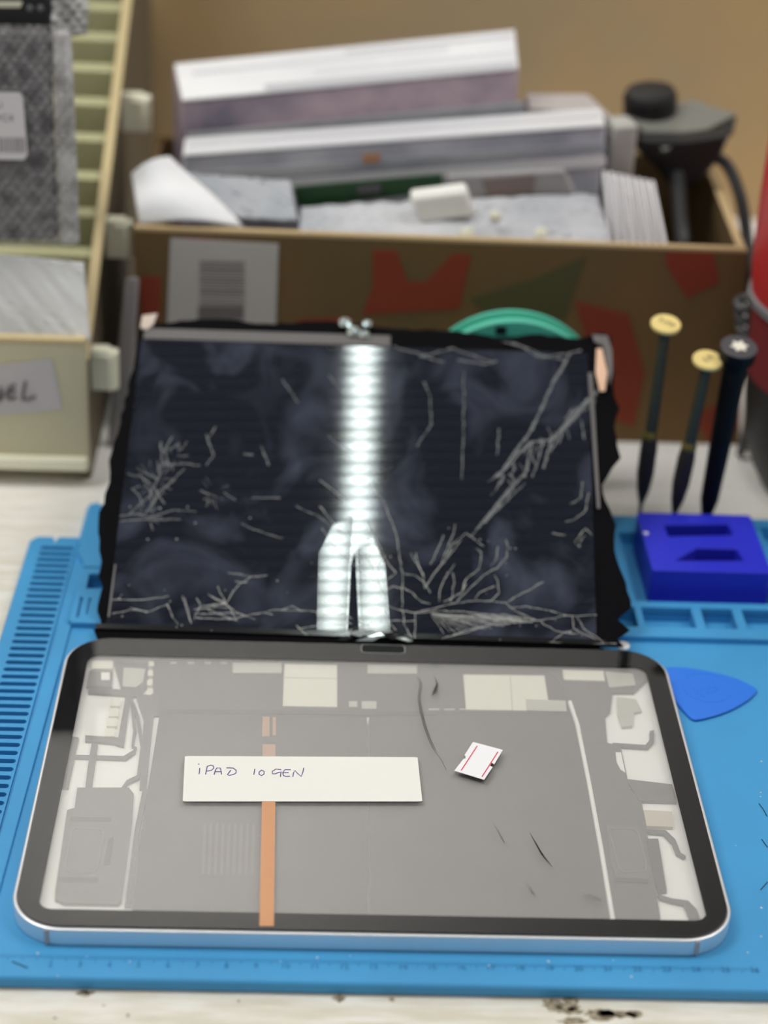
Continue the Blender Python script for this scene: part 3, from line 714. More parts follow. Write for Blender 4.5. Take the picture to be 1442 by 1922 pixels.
for p, w_ in (([(330,170),(480,210),(600,180),(780,240)], .9), ([(450,210),(560,240)], .9), ([(760,130),(900,170),(1000,220),(1180,190)], 1.0), ([(1130,200),(1060,320),(960,540),(900,620),(800,760)], 1.5),
              ([(1250,370),(1150,490),(1050,590),(960,600),(900,650)], 1.7), ([(1235,385),(1140,480),(1080,560)], 1.2), ([(1050,590),(1010,720)], 1.2), ([(960,600),(930,740),(925,760)], 1.1), ([(1180,500),(1195,590)], .8), ([(1100,540),(1080,610)], .8),
              ([(1010,600),(980,700),(960,760)], .8), ([(1080,580),(1040,650)], .8), ([(650,280),(650,560),(640,769)], .55), ([(470,330),(500,400),(505,520),(440,620)], .7), ([(40,300),(110,380)], .6), ([(40,570),(110,640)], .6), ([(810,540),(800,660)], .8), ([(900,650),(840,720),(780,765)], 1.1), ([(800,120),(1000,210),(1110,230)], .8), ([(620,230),(740,250),(800,235)], 1.0)):
    R3(p, w_)
for i in range(10):            # the long splintered line down to the impact
    dx = random.uniform(-22, 22); dy = random.uniform(-18, 18); a = random.uniform(0, .45); b = a+random.uniform(.25, .5)
    p0 = np.array([960, 0]); p1 = np.array([600, 400])
    R4([tuple(p0+(p1-p0)*a+np.array([dx, dy])), tuple(p0+(p1-p0)*(a+b)/2+np.array([dx*.6, dy*.6])), tuple(p0+(p1-p0)*b+np.array([dx*.3, dy*.3]))], .8-.4*b)
for i in range(34):            # twigs hanging off the long crack
    t = random.random(); a = np.array([1250, 370])*(1-t)+np.array([800, 760])*t + np.array([random.uniform(-25, 25), random.uniform(-10, 30)])
    an = random.choice((2.0, 1.7, 2.4, .9)) + random.uniform(-.25, .25); ln = random.uniform(20, 80)
    R3([tuple(a), tuple(a+ln*.5*np.array([math.cos(an), math.sin(an)])), tuple(a+ln*np.array([math.cos(an+.25), math.sin(an+.25)]))], random.uniform(.3, .8))
ck_right = ck; ck = MB()
L1 = lambda pts, w=.75: crk(2.72, 170, 580, pts, w)
for p in ([(360,680),(365,780)], [(590,640),(630,750),(590,800)], [(870,700),(910,800)], [(780,740),(830,745)], [(400,720),(450,690)], [(380,800),(480,790),(560,800)], [(270,830),(340,870)], [(420,650),(380,720),(400,800)], [(640,600),(600,660)], [(980,360),(1060,480)]): L1(p)
ck_l1 = ck; ck = MB()
L2 = lambda pts, w=.45: crk(2.72, 170, 880, pts, w)
for p in ([(270,50),(320,90)], [(210,100),(250,140),(270,190)], [(150,240),(240,230),(300,250),(430,210),(540,220)], [(150,270),(300,260),(460,260)], [(330,100),(380,180)], [(560,110),(650,150)], [(680,120),(740,160)], [(820,150),(970,150)],
          [(1050,190),(1160,240),(1280,330)], [(1170,60),(1290,150)], [(770,280),(830,310),(980,355)], [(250,30),(330,150),(280,230)], [(360,20),(300,140),(200,230)], [(430,60),(330,130)], [(480,0),(380,100),(300,200)]): L2(p, .6)
for cxx, cyy, n_, r0, r1 in ((330, 60, 26, 20, 170), (300, 250, 14, 10, 140), (620, 120, 10, 20, 120), (420, -60, 12, 20, 120)):
    for i in range(n_):
        an = random.uniform(0, 6.283); a = np.array([cxx, cyy])+random.uniform(r0, r1*.5)*np.array([math.cos(an), .8*math.sin(an)]); an2 = an+random.uniform(-.5, .5)
        ln = random.uniform(15, 75)
        L2([tuple(a), tuple(a+ln*np.array([math.cos(an2), .8*math.sin(an2)]))], random.uniform(.2, .5))
ck_left = ck; ck = ck_sharp
for p in ([(110,670),(200,670),(300,665),(400,650)], [(110,740),(200,720),(300,730)], [(200,710),(290,735)], [(300,730),(400,690)], [(390,690),(420,760),(450,795)], [(470,650),(490,720),(510,780)], [(480,660),(515,790)],
          [(530,770),(560,700),(650,690),(690,690)], [(530,720),(600,700),(690,690)], [(690,690),(740,730),(840,770)], [(600,720),(700,760),(750,775)], [(690,690),(720,640),(760,590),(820,550),(900,545)], [(820,550),(700,530)],
          [(740,575),(800,580)], [(650,600),(680,660),(690,690)], [(620,650),(690,690)], [(540,660),(560,690)], [(700,770),(800,750),(880,735),(960,720),(1100,725),(1200,740)], [(880,735),(930,745)],
          [(530,740),(620,740),(700,735),(780,745)], [(540,760),(620,765),(740,770)], [(560,720),(640,705),(700,712)], [(600,640),(700,700),(740,760)], [(980,720),(1030,700),(1080,730)], [(1050,800),(1110,860)], [(1060,815),(1180,800),(1290,790)]): L2(p, .36)
ck.build('crack_lines', M_crack, pan); ck_right.build('crack_lines', M_crack2, pan); ck_left.build('crack_lines', M_crack2, pan); ck_l1.build('crack_lines', M_crack2, pan)
# specks of glass dust
sp = MB()
for _ in range(46):
    u, v = random.uniform(-100, 100), random.uniform(-2, 60)**1.0
    r_ = random.uniform(.15, .4)*(1+v/120); hh = .34 if v < .3 else .1
    sp.prism([L3(u+r_*math.cos(t), v+r_*math.sin(t), hh) for t in np.linspace(0, 5.2, 6)], UN*.15)
tag(sp.build('glass_dust', mat('glass_dust', (.28, .28, .28), .5), pan), kind='stuff')
# lifted shards at the impact
M_shard = mat('shard_mirror', (.75, .85, .85), .12, metal=.8)
for q, h in (([(668, 1207), (690, 1200), (712, 1192), (722, 1196), (700, 1207)], 1.6), ([(655, 1192), (668, 1186), (692, 1192), (676, 1200)], 1.4), ([(742, 1202), (756, 1198), (776, 1207), (766, 1208)], 1.5), ([(632, 1204), (650, 1196), (664, 1200), (650, 1206)], 1.1), ([(718, 1194), (748, 1186), (762, 1196), (736, 1204)], 1.0)):
    pts = [L3(*uv(x, y), .5+h*(.4+.6*random.random())) for x, y in q]
    MB().prism(pts, UN*.25).build('glass_shard', M_shard if h > 1.3 else MATS['black_border_glass'], pan)
for (x, y, r_) in ((648, 608, 3.2), (664, 624, 3.4), (690, 610, 2.4), (684, 630, 2.6)):
    c = L3(*uv(x, y), 1.0); MB().lathe(c, [(.3, -r_*.5), (r_, -r_*.2), (r_*.9, r_*.4), (.3, r_*.8)], 10).build('glass_crumb', M_shard, pan)

# mint green spool propping the display
sp_ = thing('tape_spool', (70, 262, 0), 'mint green round spool standing behind the broken display', 'spool')
MB().lathe((69.5, 250, 45.5), [(44.8, 0), (45.5, .8), (45.5, 3), (39, 4), (39, 10), (45.5, 11), (45.5, 13.2), (44.8, 14)], 72, axis=(0, 1, -.0)).build('spool_body', M_mint, sp_)
MB().box(60, 65, 249.2, 250.6, 84, 88).build('spool_slot', M_blk, sp_)

# ------------------------------------------------------------------ royal blue holder
hb = thing('magnetizer_block', (153, 168, 1.1), 'royal blue plastic block with two dark slots in the tray of the mat', 'magnetizer')
bx = MB().pz(rrect(126.6, 180.2, 142.6, 195.0, 2.0, 4), 1.1, 20).build('block_body', M_royal, hb)
cut = MB()
c1 = [atz(x, y, 20)[:2] for x, y in ((1247, 985), (1368, 983), (1376, 1004), (1255, 1006))]
c2 = [atz(x, y, 20)[:2] for x, y in ((1268, 1052), (1308, 1028), (1383, 1030), (1396, 1052))]
cut.pz(c1, 8, 22); cut.pz(c2, 8, 22)
boolean_cut(bx, cut)
md = bx.modifiers.new('bevel', 'BEVEL'); md.width = 1.0*S; md.segments = 3; md.limit_method = 'ANGLE'
MB().pz(smooth_poly(c1, 1), 8.01, 9).build('slot_magnet', M_blk, hb); MB().pz(smooth_poly(c2, 1), 8.01, 9).build('slot_magnet', M_blk, hb)
cc = atz(1213, 1000, 20.2); MB().lathe((cc[0], cc[1], 19.9), [(1.3, 0), (1.3, .25), (.9, .45), (.1, .5)], 16).build('silver_dot', M_alu, hb)

# ------------------------------------------------------------------ precision screwdrivers
def driver(bx_, by_, tx, ty, tz, kind, label, txt=None):
    t = thing('screwdriver', (bx_, by_, ZR), label, 'screwdriver', 'precision screwdrivers standing behind the blue block')
    cax = np.array([0.02, -.24, 1.0]); cax /= np.linalg.norm(cax); B = np.array([bx_, by_, ZR]); T = np.array([tx, ty, tz]); ax = (T-B)/np.linalg.norm(T-B); L_ = np.linalg.norm(T-B)
    if kind == 'gold':
        MB().lathe(B, [(.6, 0), (.9, 4), (1.1, 9)], 16, axis=ax).build('bit', M_blk, t)
        MB().lathe(B, [(1.2, 8), (3.0, 15), (4.0, 24), (4.0, 38), (3.4, 43)], 24, axis=ax).build('grip', M_grip, t)
        MB().lathe(B, [(3.5, 43), (3.6, 45), (3.0, 46.2), (3.0, 47)], 24, axis=ax).build('ring', mat('brass_ring', (.20, .16, .04), .35, metal=.5), t)
        MB().lathe(B, [(2.8, 46.8), (2.6, 70), (2.5, L_-7), (3.4, L_-3), (3.4, L_-2)], 24, axis=ax).build('handle_tube', M_bronze, t)
        MB().lathe(T-cax*2.0, [(5.8, -.4), (6.8, .2), (6.95, 1.4), (6.5, 2.0)], 48, axis=cax).build('swivel_cap', M_gold, t)
        e = MB(); uu = np.array([.78, -.62, 0]) if txt[1] == 0 else np.array([.72, .70, 0])
        uu = uu-cax*(uu@cax); text_into(e, txt[0], T+cax*.05, uu, np.cross(cax, uu), 4.4, .06)
        e.build('cap_marking', M_goldink, t)
    else:
        MB().lathe(B, [(.8, 0), (1.3, 6), (1.4, 10)], 16, axis=ax).build('bit', M_blk, t)
        MB().lathe(B, [(2.6, 8), (4.2, 16), (4.8, 40), (5.2, 70), (5.4, L_-11), (6.0, L_-9)], 32, axis=ax).build('handle', mat('black_handle', (.004, .004, .006), .5, spec=.15), t)
        MB().lathe(T-cax*2, [(5.6, -7), (8.1, -5), (8.3, 1.0), (8.3, 1.2)], 48, axis=cax).build('cap_collar', MATS['black_handle'], t); MB().lathe(T-cax*.8, [(8.3, 0), (8.4, .5), (8.0, .8)], 48, axis=cax).build('swivel_cap', M_caps, t)
        e = MB(); a_ = np.array([1., 0, 0]); b_ = np.cross(cax, a_); pts = []
        for k in range(12):
            r_ = 4.4 if k % 2 == 0 else 2.6; th = math.pi*k/6+.1; pts.append(T+cax*.03+r_*(math.cos(th)*a_+math.sin(th)*b_))
        e.prism(pts, cax*.12); e.build('star_mark', mat('star_cream', (.85, .83, .70), .5), t)
    return t
driver(131.4, 211.3, 132.6, 210, 109.6, 'gold', 'precision screwdriver with gold cap, leftmost of the three behind the royal blue block', ('TrPP', 0))
driver(145.6, 203, 151.3, 199, 97.5, 'gold', 'shorter gold capped screwdriver standing between the other two', ('0.8', 1))
driver(161.0, 202.6, 164.6, 199, 104.2, 'black', 'black screwdriver with a white star on its broad dark cap')

# ------------------------------------------------------------------ cardboard box and what is in it
cb = thing('cardboard_box', (38, 378, 0), 'open brown cardboard box with red print and grey shipping label behind the broken display', 'box')
YF, YB, ZT = 306.0, 450.0, 108.0
xl, xrt, xrb = -115.0, 187.5, 197.5
def wallq(a, b, c, d, off): return MB().prism([a, b, c, d], off)
wallq((xl, YF, 0), (xrb, YF, 0), (xrt, YF, ZT), (xl, YF, ZT+1.5), (0, 4, 0)).build('front_panel', M_kraft, cb)
wallq((xl, YB, 0), (xrb, YB, 0), (xrt+3, YB, ZT), (xl, YB, ZT), (0, -4, 0)).build('back_panel', M_kraft, cb)
wallq((xl, YF+4, 0), (xl, YB-4, 0), (xl, YB-4, ZT+1), (xl, YF+4, ZT+1), (4, 0, 0)).build('side_panel', M_kraft, cb)
wallq((xrb, YF+4, 0), (xrb, YB-4, 0), (xrt+4, YB-4, ZT+2), (xrt, YF+4, ZT), (-4, 0, 0)).build('side_panel', M_kraft, cb)
MB().box(xl+4, xrb-4.5, YF+4, YB-4, 0.2, 3).build('bottom_panel', M_kraft, cb)
wallq((xl, YF-.1, ZT+.2), (xrt, YF-.1, ZT-1.2), (xrt, YF-.1, ZT+.5), (xl, YF-.1, ZT+2), (0, 4.4, 0)).build('cut_edge', M_kraftl, cb)
wallq((xrt-.3, YF+5, ZT-.2), (xrt+3.8, YB-5, ZT+1.6), (xrt+3.8, YB-5, ZT+2.4), (xrt-.3, YF+5, ZT+.5), (-4.2, 0, 0)).build('cut_edge', M_kraftl, cb)
def onf(pts, m, name, dy=-.35, th=.3):
    return MB().prism([aty(x, y, YF+dy) for x, y in pts], (0, th, 0)).build(name, m, cb)
prints = [[(700, 470), (745, 470), (765, 530), (800, 530), (850, 476), (885, 478), (862, 580), (680, 590), (700, 540)], [(1080, 565), (1180, 590), (1210, 700), (1190, 800), (1130, 780), (1100, 640)], [(1248, 474), (1340, 476), (1350, 530), (1290, 560), (1252, 500)],
          [(262, 520), (302, 520), (300, 600), (264, 600)], [(345, 446), (400, 448), (440, 470), (380, 462)], [(560, 600), (660, 596), (650, 640), (560, 640)], [(1300, 780), (1390, 740), (1388, 800), (1330, 830)]]
for p in prints: onf(p, M_redp, 'red_print')
onf([(880, 560), (1010, 520), (1100, 480), (1060, 600), (960, 640)], mat('green_print', (.085, .075, .025), .8), 'green_print', -.3, .25)
onf([(320, 447), (523, 458), (517, 640), (312, 640)], M_lab, 'shipping_label', -.8, .4)
bc = MB()
for i in range(16):
    y0 = 490+i*5.6; h_ = random.choice((1.6, 2.6, 3.4)); bc.prism([aty(x, y_, YF-.95) for x, y_ in ((375, y0), (460, y0+2), (460, y0+h_+2), (374, y0+h_))], (0, .1, 0))
bc.prism([aty(x, y_, YF-.95) for x, y_ in ((372, 576), (458, 576), (458, 600), (371, 600))], (0, .1, 0))
bc.build('barcode', M_lab2, cb)

def pack(name, label, cat, front, yf, back, yb, m, zbot, m_top=None, group=None, bevel=1.5):
    """front: px TL,TR,(BL,BR ignored if zbot) ; back: px TL,TR of the far top edge"""
    a, b = aty(*front[0], yf), aty(*front[1], yf); c, d = aty(*back[1], yb), aty(*back[0], yb)
    zb = zbot
    t = thing(name, ((a[0]+b[0])/2, (yf+yb)/2, zb), label, cat, group)
    lo = [(a[0], yf, zb), (b[0], yf, zb), (c[0], yb, zb), (d[0], yb, zb)]
    MB().hexa(lo, [a-[0, 0, .8], b-[0, 0, .8], c-[0, 0, .8], d-[0, 0, .8]]).build('pack_body', m, t, bevel=bevel)
    if m_top:
        up = np.array([0, 0, .8])
        MB().prism([a-up+[.5, -.5, .1], b-up+[-.5, -.5, .1], c-up+[-.5, .5, .1], d-up+[.5, .5, .1]], (0, 0, 1.4)).build('top_sheet', m_top, t, bevel=.5)
    return t
t1 = pack('wrapped_pack', 'tall white topped wrapped pack with pinkish printed front, rearmost in the cardboard box', 'pack', ((340, 188), (975, 128)), 404, ((325, 122), (968, 58)), 444, M_pinkgrey, 4, M_whitebag)
def topstrip(t, front, yf, back, yb, v0, v1, m, u0=.01, u1=.99):
    a, b = aty(*front[0], yf), aty(*front[1], yf); c, d = aty(*back[1], yb), aty(*back[0], yb)
    L_ = lambda u, v: (a*(1-u)+b*u)*(1-v)+(d*(1-u)+c*u)*v+np.array([0, 0, .65])
    MB().prism([L_(u0, v0), L_(u1, v0), L_(u1, v1), L_(u0, v1)], (0, 0, .3)).build('top_band', m, t)
M_greyband = mat('grey_band', (.50, .50, .53), .5); M_paleband = mat('pale_band', (.66, .66, .69), .5)  # grey and pale bands across the pack tops
for v0, v1, m_, u0, u1 in ((.0, .16, M_greyband, .25, .99), (.3, .42, M_paleband, .4, .99), (.62, .72, M_paleband, .05, .8), (.8, .86, M_greyband, .5, .99)):
    topstrip(t1, ((340, 188), (975, 128)), 404, ((325, 122), (968, 58)), 444, v0, v1, m_, u0, u1)
# printed bands on the front of the tall pack
def bandon(t, yf, q, m, name='printed_band', th=.5):
    return MB().prism([aty(x, y, yf-.7) for x, y in q], (0, th, 0)).build(name, m, t)
bandon(t1, 404, [(350, 250), (985, 190), (985, 235), (350, 300)], M_greybag)
t2 = pack('wrapped_pack', 'blue and white banded wrapped pack lying across the middle of the cardboard box', 'pack', ((342, 292), (1138, 236)), 366, ((345, 262), (1130, 206)), 396, M_bluegrey, 4, M_whitebag)
for v0, v1, m_ in ((.0, .14, M_paleband), (.45, .6, M_greyband)): topstrip(t2, ((342, 292), (1138, 236)), 366, ((345, 262), (1130, 206)), 396, v0, v1, m_)
bandon(t2, 366, [(350, 325), (1138, 268), (1138, 285), (350, 345)], M_greybag)
bandon(t2, 366, [(350, 350), (1138, 292), (1138, 312), (350, 372)], M_whitebag)
MB().prism([aty(x, y, 365) for x, y in ((680, 290), (712, 288), (714, 304), (682, 306))], (0, .5, 0)).build('orange_sticker', mat('orange_print', (.55, .28, .14), .6), t2)
pack('flat_carton', 'pale pinkish grey flat carton behind the banded pack at the right', 'carton', ((992, 195), (1150, 215)), 404, ((985, 172), (1105, 172)), 440, mat('pinkish_card', (.50, .45, .44), .7), 4)
pack('padded_envelope', 'cream grey padded envelope beside the black adapter', 'envelope', ((1152, 235), (1200, 232)), 374, ((1140, 215), (1180, 212)), 394, mat('padded_grey', (.46, .45, .42), .6, col2=(.32, .31, .29), vscale=25), 4)
# white curled paper at the left
cp = MB()
q = [aty(262, 424, 314), aty(458, 428, 314), aty(318, 290, 346), aty(246, 322, 334)]
cp.sheet(q, 24, 18, lambda u, v: 7*math.sin(u*math.pi*1.0)*(1-v*.3)+3*math.sin(v*5), .8, 3)
tag(cp.build('paper_sheet', M_paper2, smooth=True, solid=.5), 'white curled paper sheet over the left front corner of the cardboard box', 'paper')
cp = MB()
q = [aty(350, 410, 330), aty(560, 420, 330), aty(545, 345, 352), aty(345, 330, 352)]
cp.sheet(q, 30, 16, None, 2.5, 9)
tag(cp.build('plastic_bag', M_greybag, smooth=True, solid=.5), 'crumpled grey plastic bag between the curled paper and the green circuit board', 'bag')
cp = MB()
q = [aty(560, 452, 314), aty(1150, 470, 314), aty(1120, 372, 344), aty(565, 396, 344)]
cp.sheet(q, 60, 20, None, 3, 5)
tag(cp.build('plastic_bag', M_greybag, smooth=True, solid=.5), 'wide crumpled clear plastic bag along the front of the cardboard box', 'bag')
pcb = thing('circuit_board', tuple(aty(690, 388, 352)), 'long dark green circuit board strip standing under the banded pack', 'circuit board')
MB().prism([aty(x, y, 350) for x, y in ((552, 352), (830, 328), (832, 358), (560, 392))], (0, 2, 0)).build('board', M_pcb, pcb)
MB().prism([aty(x, y, 348.6) for x, y in ((670, 350), (715, 346), (715, 362), (672, 366))], (0, 1.4, 0)).build('chip', M_flex, pcb)
wb = thing('white_packet', tuple(aty(820, 415, 330)), 'small white packet lying on the clear bag in the middle of the box', 'packet')
MB().prism([aty(x, y, 326) for x, y in ((768, 372), (876, 358), (892, 408), (790, 420))], (0, 9, 2)).build('packet_body', M_paper, wb, bevel=2)
bp_ = thing('grey_pouch', tuple(aty(930, 370, 348)), 'grey pouch with brownish patch standing right of the white packet', 'pouch')
MB().prism([aty(x, y, 346) for x, y in ((838, 330), (1060, 318), (1120, 440), (860, 452))], (0, 5, 0)).build('pouch_body', mat('grey_pouch', (.42, .41, .41), .5, col2=(.30, .29, .30), vscale=20), bp_, bevel=1.5)
MB().prism([aty(x, y, 345.4) for x, y in ((905, 338), (1005, 328), (1000, 362), (915, 372))], (0, .5, 0)).build('patch', mat('brown_patch', (.22, .17, .15), .6), bp_)
for i, (x, y, r_) in enumerate(((876, 440, 4.2), (930, 405, 3.2), (1015, 440, 4.0))):
    c = aty(x, y, 318+i); t = MB()
    t.lathe(c-np.array([0, 0, r_]), [(.6, 0), (r_*.8, r_*.3), (r_, r_), (r_*.7, r_*1.6), (.6, r_*1.9)], 20)
    tag(t.build('earbud_tip', mat('cream_rubber', (.70, .68, .54), .5), smooth=True), ('cream rubber blob at the front rim of the cardboard box, left one', 'smallest cream rubber blob between the two others in the box', 'cream rubber blob at the front rim of the cardboard box, right one')[i], 'rubber part', 'cream rubber pieces at the front of the box')
for i in range(8):
    x0, x1 = 1132+i*12.5, 1150+i*15; yt = 320+i*2.6
    y_ = 318+i*1.0; a = aty(x0, yt, y_+34); b = aty(x0+8.5, yt+1, y_+34); c = aty(x1+8.5, 462, y_); d = aty(x1, 461, y_)
    t = MB().hexa([d+np.array([0, 6, -8]), c+np.array([0, 6, -8]), c+np.array([0.5, 12, -8]), d+np.array([0.5, 12, -8])], [a, b, b+np.array([0.5, 5, -3]), a+np.array([0.5, 5, -3])])
    tag(t.build('white_card', M_paper2 if i % 2 else M_whitebag, bevel=.3), 'white card standing on edge in the row at the right end of the box', 'card', 'white cards standing in the right end of the box')

# black adapter with its cable
ad = thing('power_adapter', tuple(aty(1280, 290, 400)), 'black adapter with round cap and grey top on the right end of the box', 'adapter')
A, B, C_, D_ = aty(1178, 222, 418), aty(1300, 188, 440), aty(1386, 216, 418), aty(1246, 286, 384)
dn = np.array([0, 4, -13.])
MB().hexa([D_+dn, C_+dn, B+dn, A+dn], [D_, C_, B, A]).build('adapter_body', M_cable, ad, bevel=1.5)
up = np.array([0, 0, .6]); cen = (A+B+C_+D_)/4
MB().prism([cen+(p-cen)*.97+up*.2 for p in (D_, C_, B, A)], up).build('adapter_top', M_adtop, ad, bevel=.5)
c = aty(1222, 205, 428); MB().lathe(c-np.array([0, 0, 4]), [(14, 0), (14.5, 1), (14.5, 12), (13, 15), (6, 16)], 32, axis=(-.12, -.1, 1)).build('round_cap', M_cable, ad)
MB().prism([aty(x, y, 388) for x, y in ((1200, 262), (1290, 262), (1372, 252), (1352, 300), (1305, 352), (1258, 352), (1228, 310))], (0, 14, 0)).build('lower_body', M_cable, ad, bevel=2)
def spline(pts, n=8):
    P_ = [np.array(p, float) for p in pts]; P_ = [2*P_[0]-P_[1]]+P_+[2*P_[-1]-P_[-2]]; o = []
    for i in range(1, len(P_)-2):
        p0, p1, p2, p3 = P_[i-1:i+3]
        for k in range(n):
            t = k/n; o.append(.5*((2*p1)+(-p0+p2)*t+(2*p0-5*p1+4*p2-p3)*t*t+(-p0+3*p1-3*p2+p3)*t**3))
    o.append(P_[-2]); return o
MB().tube(spline([aty(1272, 330, 384), aty(1275, 390, 360), aty(1282, 450, 338), aty(1290, 520, 330)]), 4.2, 12).build('thick_cable', M_cable, ad)
MB().tube(spline([aty(1330, 290, 396), aty(1365, 310, 392), aty(1390, 370, 380), aty(1403, 450, 366), aty(1411, 530, 345), aty(1414, 640, 326), aty(1416, 740, 314), aty(1415, 818, 309)]), 3.2, 12).build('cable', M_cable, ad)

# ------------------------------------------------------------------ red and black drum at the right edge
dr = thing('red_drum', (240, 262, 0), 'red round container with grey rim band and black foot at the right edge', 'container')
DC = (240, 262, 0)
MB().lathe(DC, [(36, 0), (40, 3), (46, 14), (51, 30), (53, 50), (53.5, 62)], 72).build('black_foot', M_cable, dr, smooth=True)
MB().lathe(DC, [(53.5, 61.5), (54.5, 70), (55.5, 99)], 72).build('dark_red_band', M_maroon, dr, smooth=True)
MB().lathe(DC, [(55.5, 98), (58.2, 99), (58.4, 102.5), (56.8, 103.5)], 72).build('grey_rim', M_collar, dr, smooth=True)
MB().lathe(DC, [(57, 103), (58.5, 115), (59, 150), (58.5, 185), (54, 192), (20, 196)], 72).build('red_body', M_redcan, dr, smooth=True)
for (x, y, yy, r_, lb_) in ((1398, 575, 268, 7.5, 'upper dark grey rubber ball between the box and the red container'), (1408, 612, 262, 6.5, 'lower dark grey rubber ball just above the black star screwdriver')):
    pass
hose = thing('coiled_cable', (185, 290, 40), 'dark grey coiled cable hanging between the cardboard box and the red container', 'cable')
hp = []
for k in range(46):
    t = k/45; th = t*2*math.pi*3.2
    c = aty(1399+t*6, 560+t*70, 284)
    hp.append(c+np.array([4.2*math.cos(th), 4.2*math.sin(th), 0]))
hp += [aty(1408, 720, 286), aty(1404, 800, 288), np.array([195, 290, 2.5])]
MB().tube(hp, 2.2, 8).build('cable_coil', M_rubber2, hose, smooth=True)
MB().tube(spline([(199.5, 300, 66), (200.5, 301, 45), (201, 301, 22), (200.5, 300, 4)]), 3.9, 12).build('cable_tail', M_cable, hose, smooth=True)

# ------------------------------------------------------------------ cream storage rack at the left
rk = thing('storage_rack', (-190, 380, 0), 'cream plastic storage rack with handwritten label on its front bin at the left', 'rack')
XR = -133.0; SL = (171.1-66.8)/(495.2-253.7)
def zsl(y): return 66.8+(y-253.7)*SL
def yz(pts, x0, x1): return MB().prism([(x0, y_, z_) for y_, z_ in pts], (x1-x0, 0, 0))
yz([(246, 6), (246, 62), (250, zsl(250)), (630, zsl(630)), (630, 0), (252, 0)], XR-3.6, XR).build('side_wall', mat('shade_brown_side', (.15, .12, .075), .7), rk, bevel=.6)  # outer wall coloured dark to carry the shade of the gap beside it
yz([(245.5, 66), (251, zsl(250)+.6), (631, zsl(630)+.6), (631, zsl(630)-1.5), (252, zsl(250)-1.5)], XR-4.2, XR+.9).build('side_rim', M_cream2, rk, bevel=.4)
yz([(246, 6), (246, 62), (250, zsl(250)), (630, zsl(630)), (630, 0), (252, 0)], -290, -286).build('side_wall', M_cream, rk)
MB().pz(rrect(-290, XR+.3, 244, 248, 1.5, 4), 8, 75).build('front_panel', M_cream, rk, bevel=.8)
MB().box(-290, XR+.2, 243.6, 249, 74.5, 77.5).build('front_rim', M_cream2, rk, bevel=.8)
MB().box(-290, XR-.4, 240.6, 246, 8.5, 15.5).build('foot_ledge', M_lug, rk, bevel=1.5)
MB().box(-286, XR-3.6, 247, 300, 8, 11).build('bin_floor', M_cream, rk)
yz([(300, 8), (300, 20), (628, zsl(628)-70), (628, zsl(628)-74)], -286, XR-3.6).build('sloping_floor', M_cream, rk)
for k, py in enumerate((477, 402, 333, 261, 194, 130, 72, 15, -40)):
    nrm = np.array([0, -SL, 1.0]); Pn = np.array([0, 253.7, 66.8-3.5])
    X = atp(178+(477-py)*.08, py, Pn, nrm); yk = X[1]; zk = X[2]
    if yk > 620: break
    yz([(yk-1.5, zk-1), (yk+4.5, zk+1.6), (yk+4.5, zk-34), (yk-1.5, zk-34)], -286, XR-3.7).build('divider', mat('rack_divider', (.46, .45, .25), .55), rk)
for (px_, py_, yy, w_, h_) in ((205, 690, 268, 7.5, 10.5), (234, 445, 345, 6.5, 10), (268, 210, 440, 6.8, 10)):
    c = aty(px_, py_, yy)
    mbq = MB(); mbq.tube([(c[0]-w_, c[1], c[2]+h_*.7), (c[0], c[1], c[2]+h_*.7), (c[0], c[1], c[2]-h_), ], [4.2, 5.4, 4.6], 14)
    mbq.prism([(XR-.5, c[1]-4, c[2]+h_), (c[0], c[1]-4, c[2]+h_), (c[0]+3, c[1]-4, c[2]+h_*.4), (c[0]+2, c[1]-4, c[2]-h_), (XR-.5, c[1]-4, c[2]-h_)], (0, 8, 0))
    mbq.build('side_lug', M_lug, rk, bevel=1.5)
# paper label on the bin
MB().prism([aty(x, y, 243.4) for x, y in ((-60, 694), (97, 674), (118, 768), (-60, 784))], (0, .3, 0)).build('paper_label', mat('lilac_white_paper', (.56, .53, .54), .7), rk)
lt = MB()
def wl(pts): lt.tube([aty(x, y, 243.1) for x, y in pts], .85, 6)
for s_ in ([(-18, 752), (-14, 728), (-4, 752), (2, 727)], [(2, 752), (4, 736)], [(28, 722), (16, 728), (12, 742), (18, 750), (30, 746)], [(14, 738), (28, 733)], [(48, 716), (44, 734), (42, 750), (54, 750), (66, 744)]): wl(s_)
lt.build('handwriting', mat('pencil_grey', (.13, .12, .12), .7), rk)

# white sheets in the front bin
bs = MB()
q = [aty(-90, 640, 254), aty(172, 640, 252), aty(160, 492, 268), aty(-90, 470, 268)]
bs.sheet(q, 40, 24, lambda u, v: -3*math.sin(u*4), 1.8, 21)
tag(bs.build('paper_wad', mat('white_tissue', (.72, .72, .71), .6, col2=(.60, .60, .60), vscale=12), smooth=True, solid=.6), 'crumpled white paper sheets sticking out of the front bin of the cream rack', 'paper')
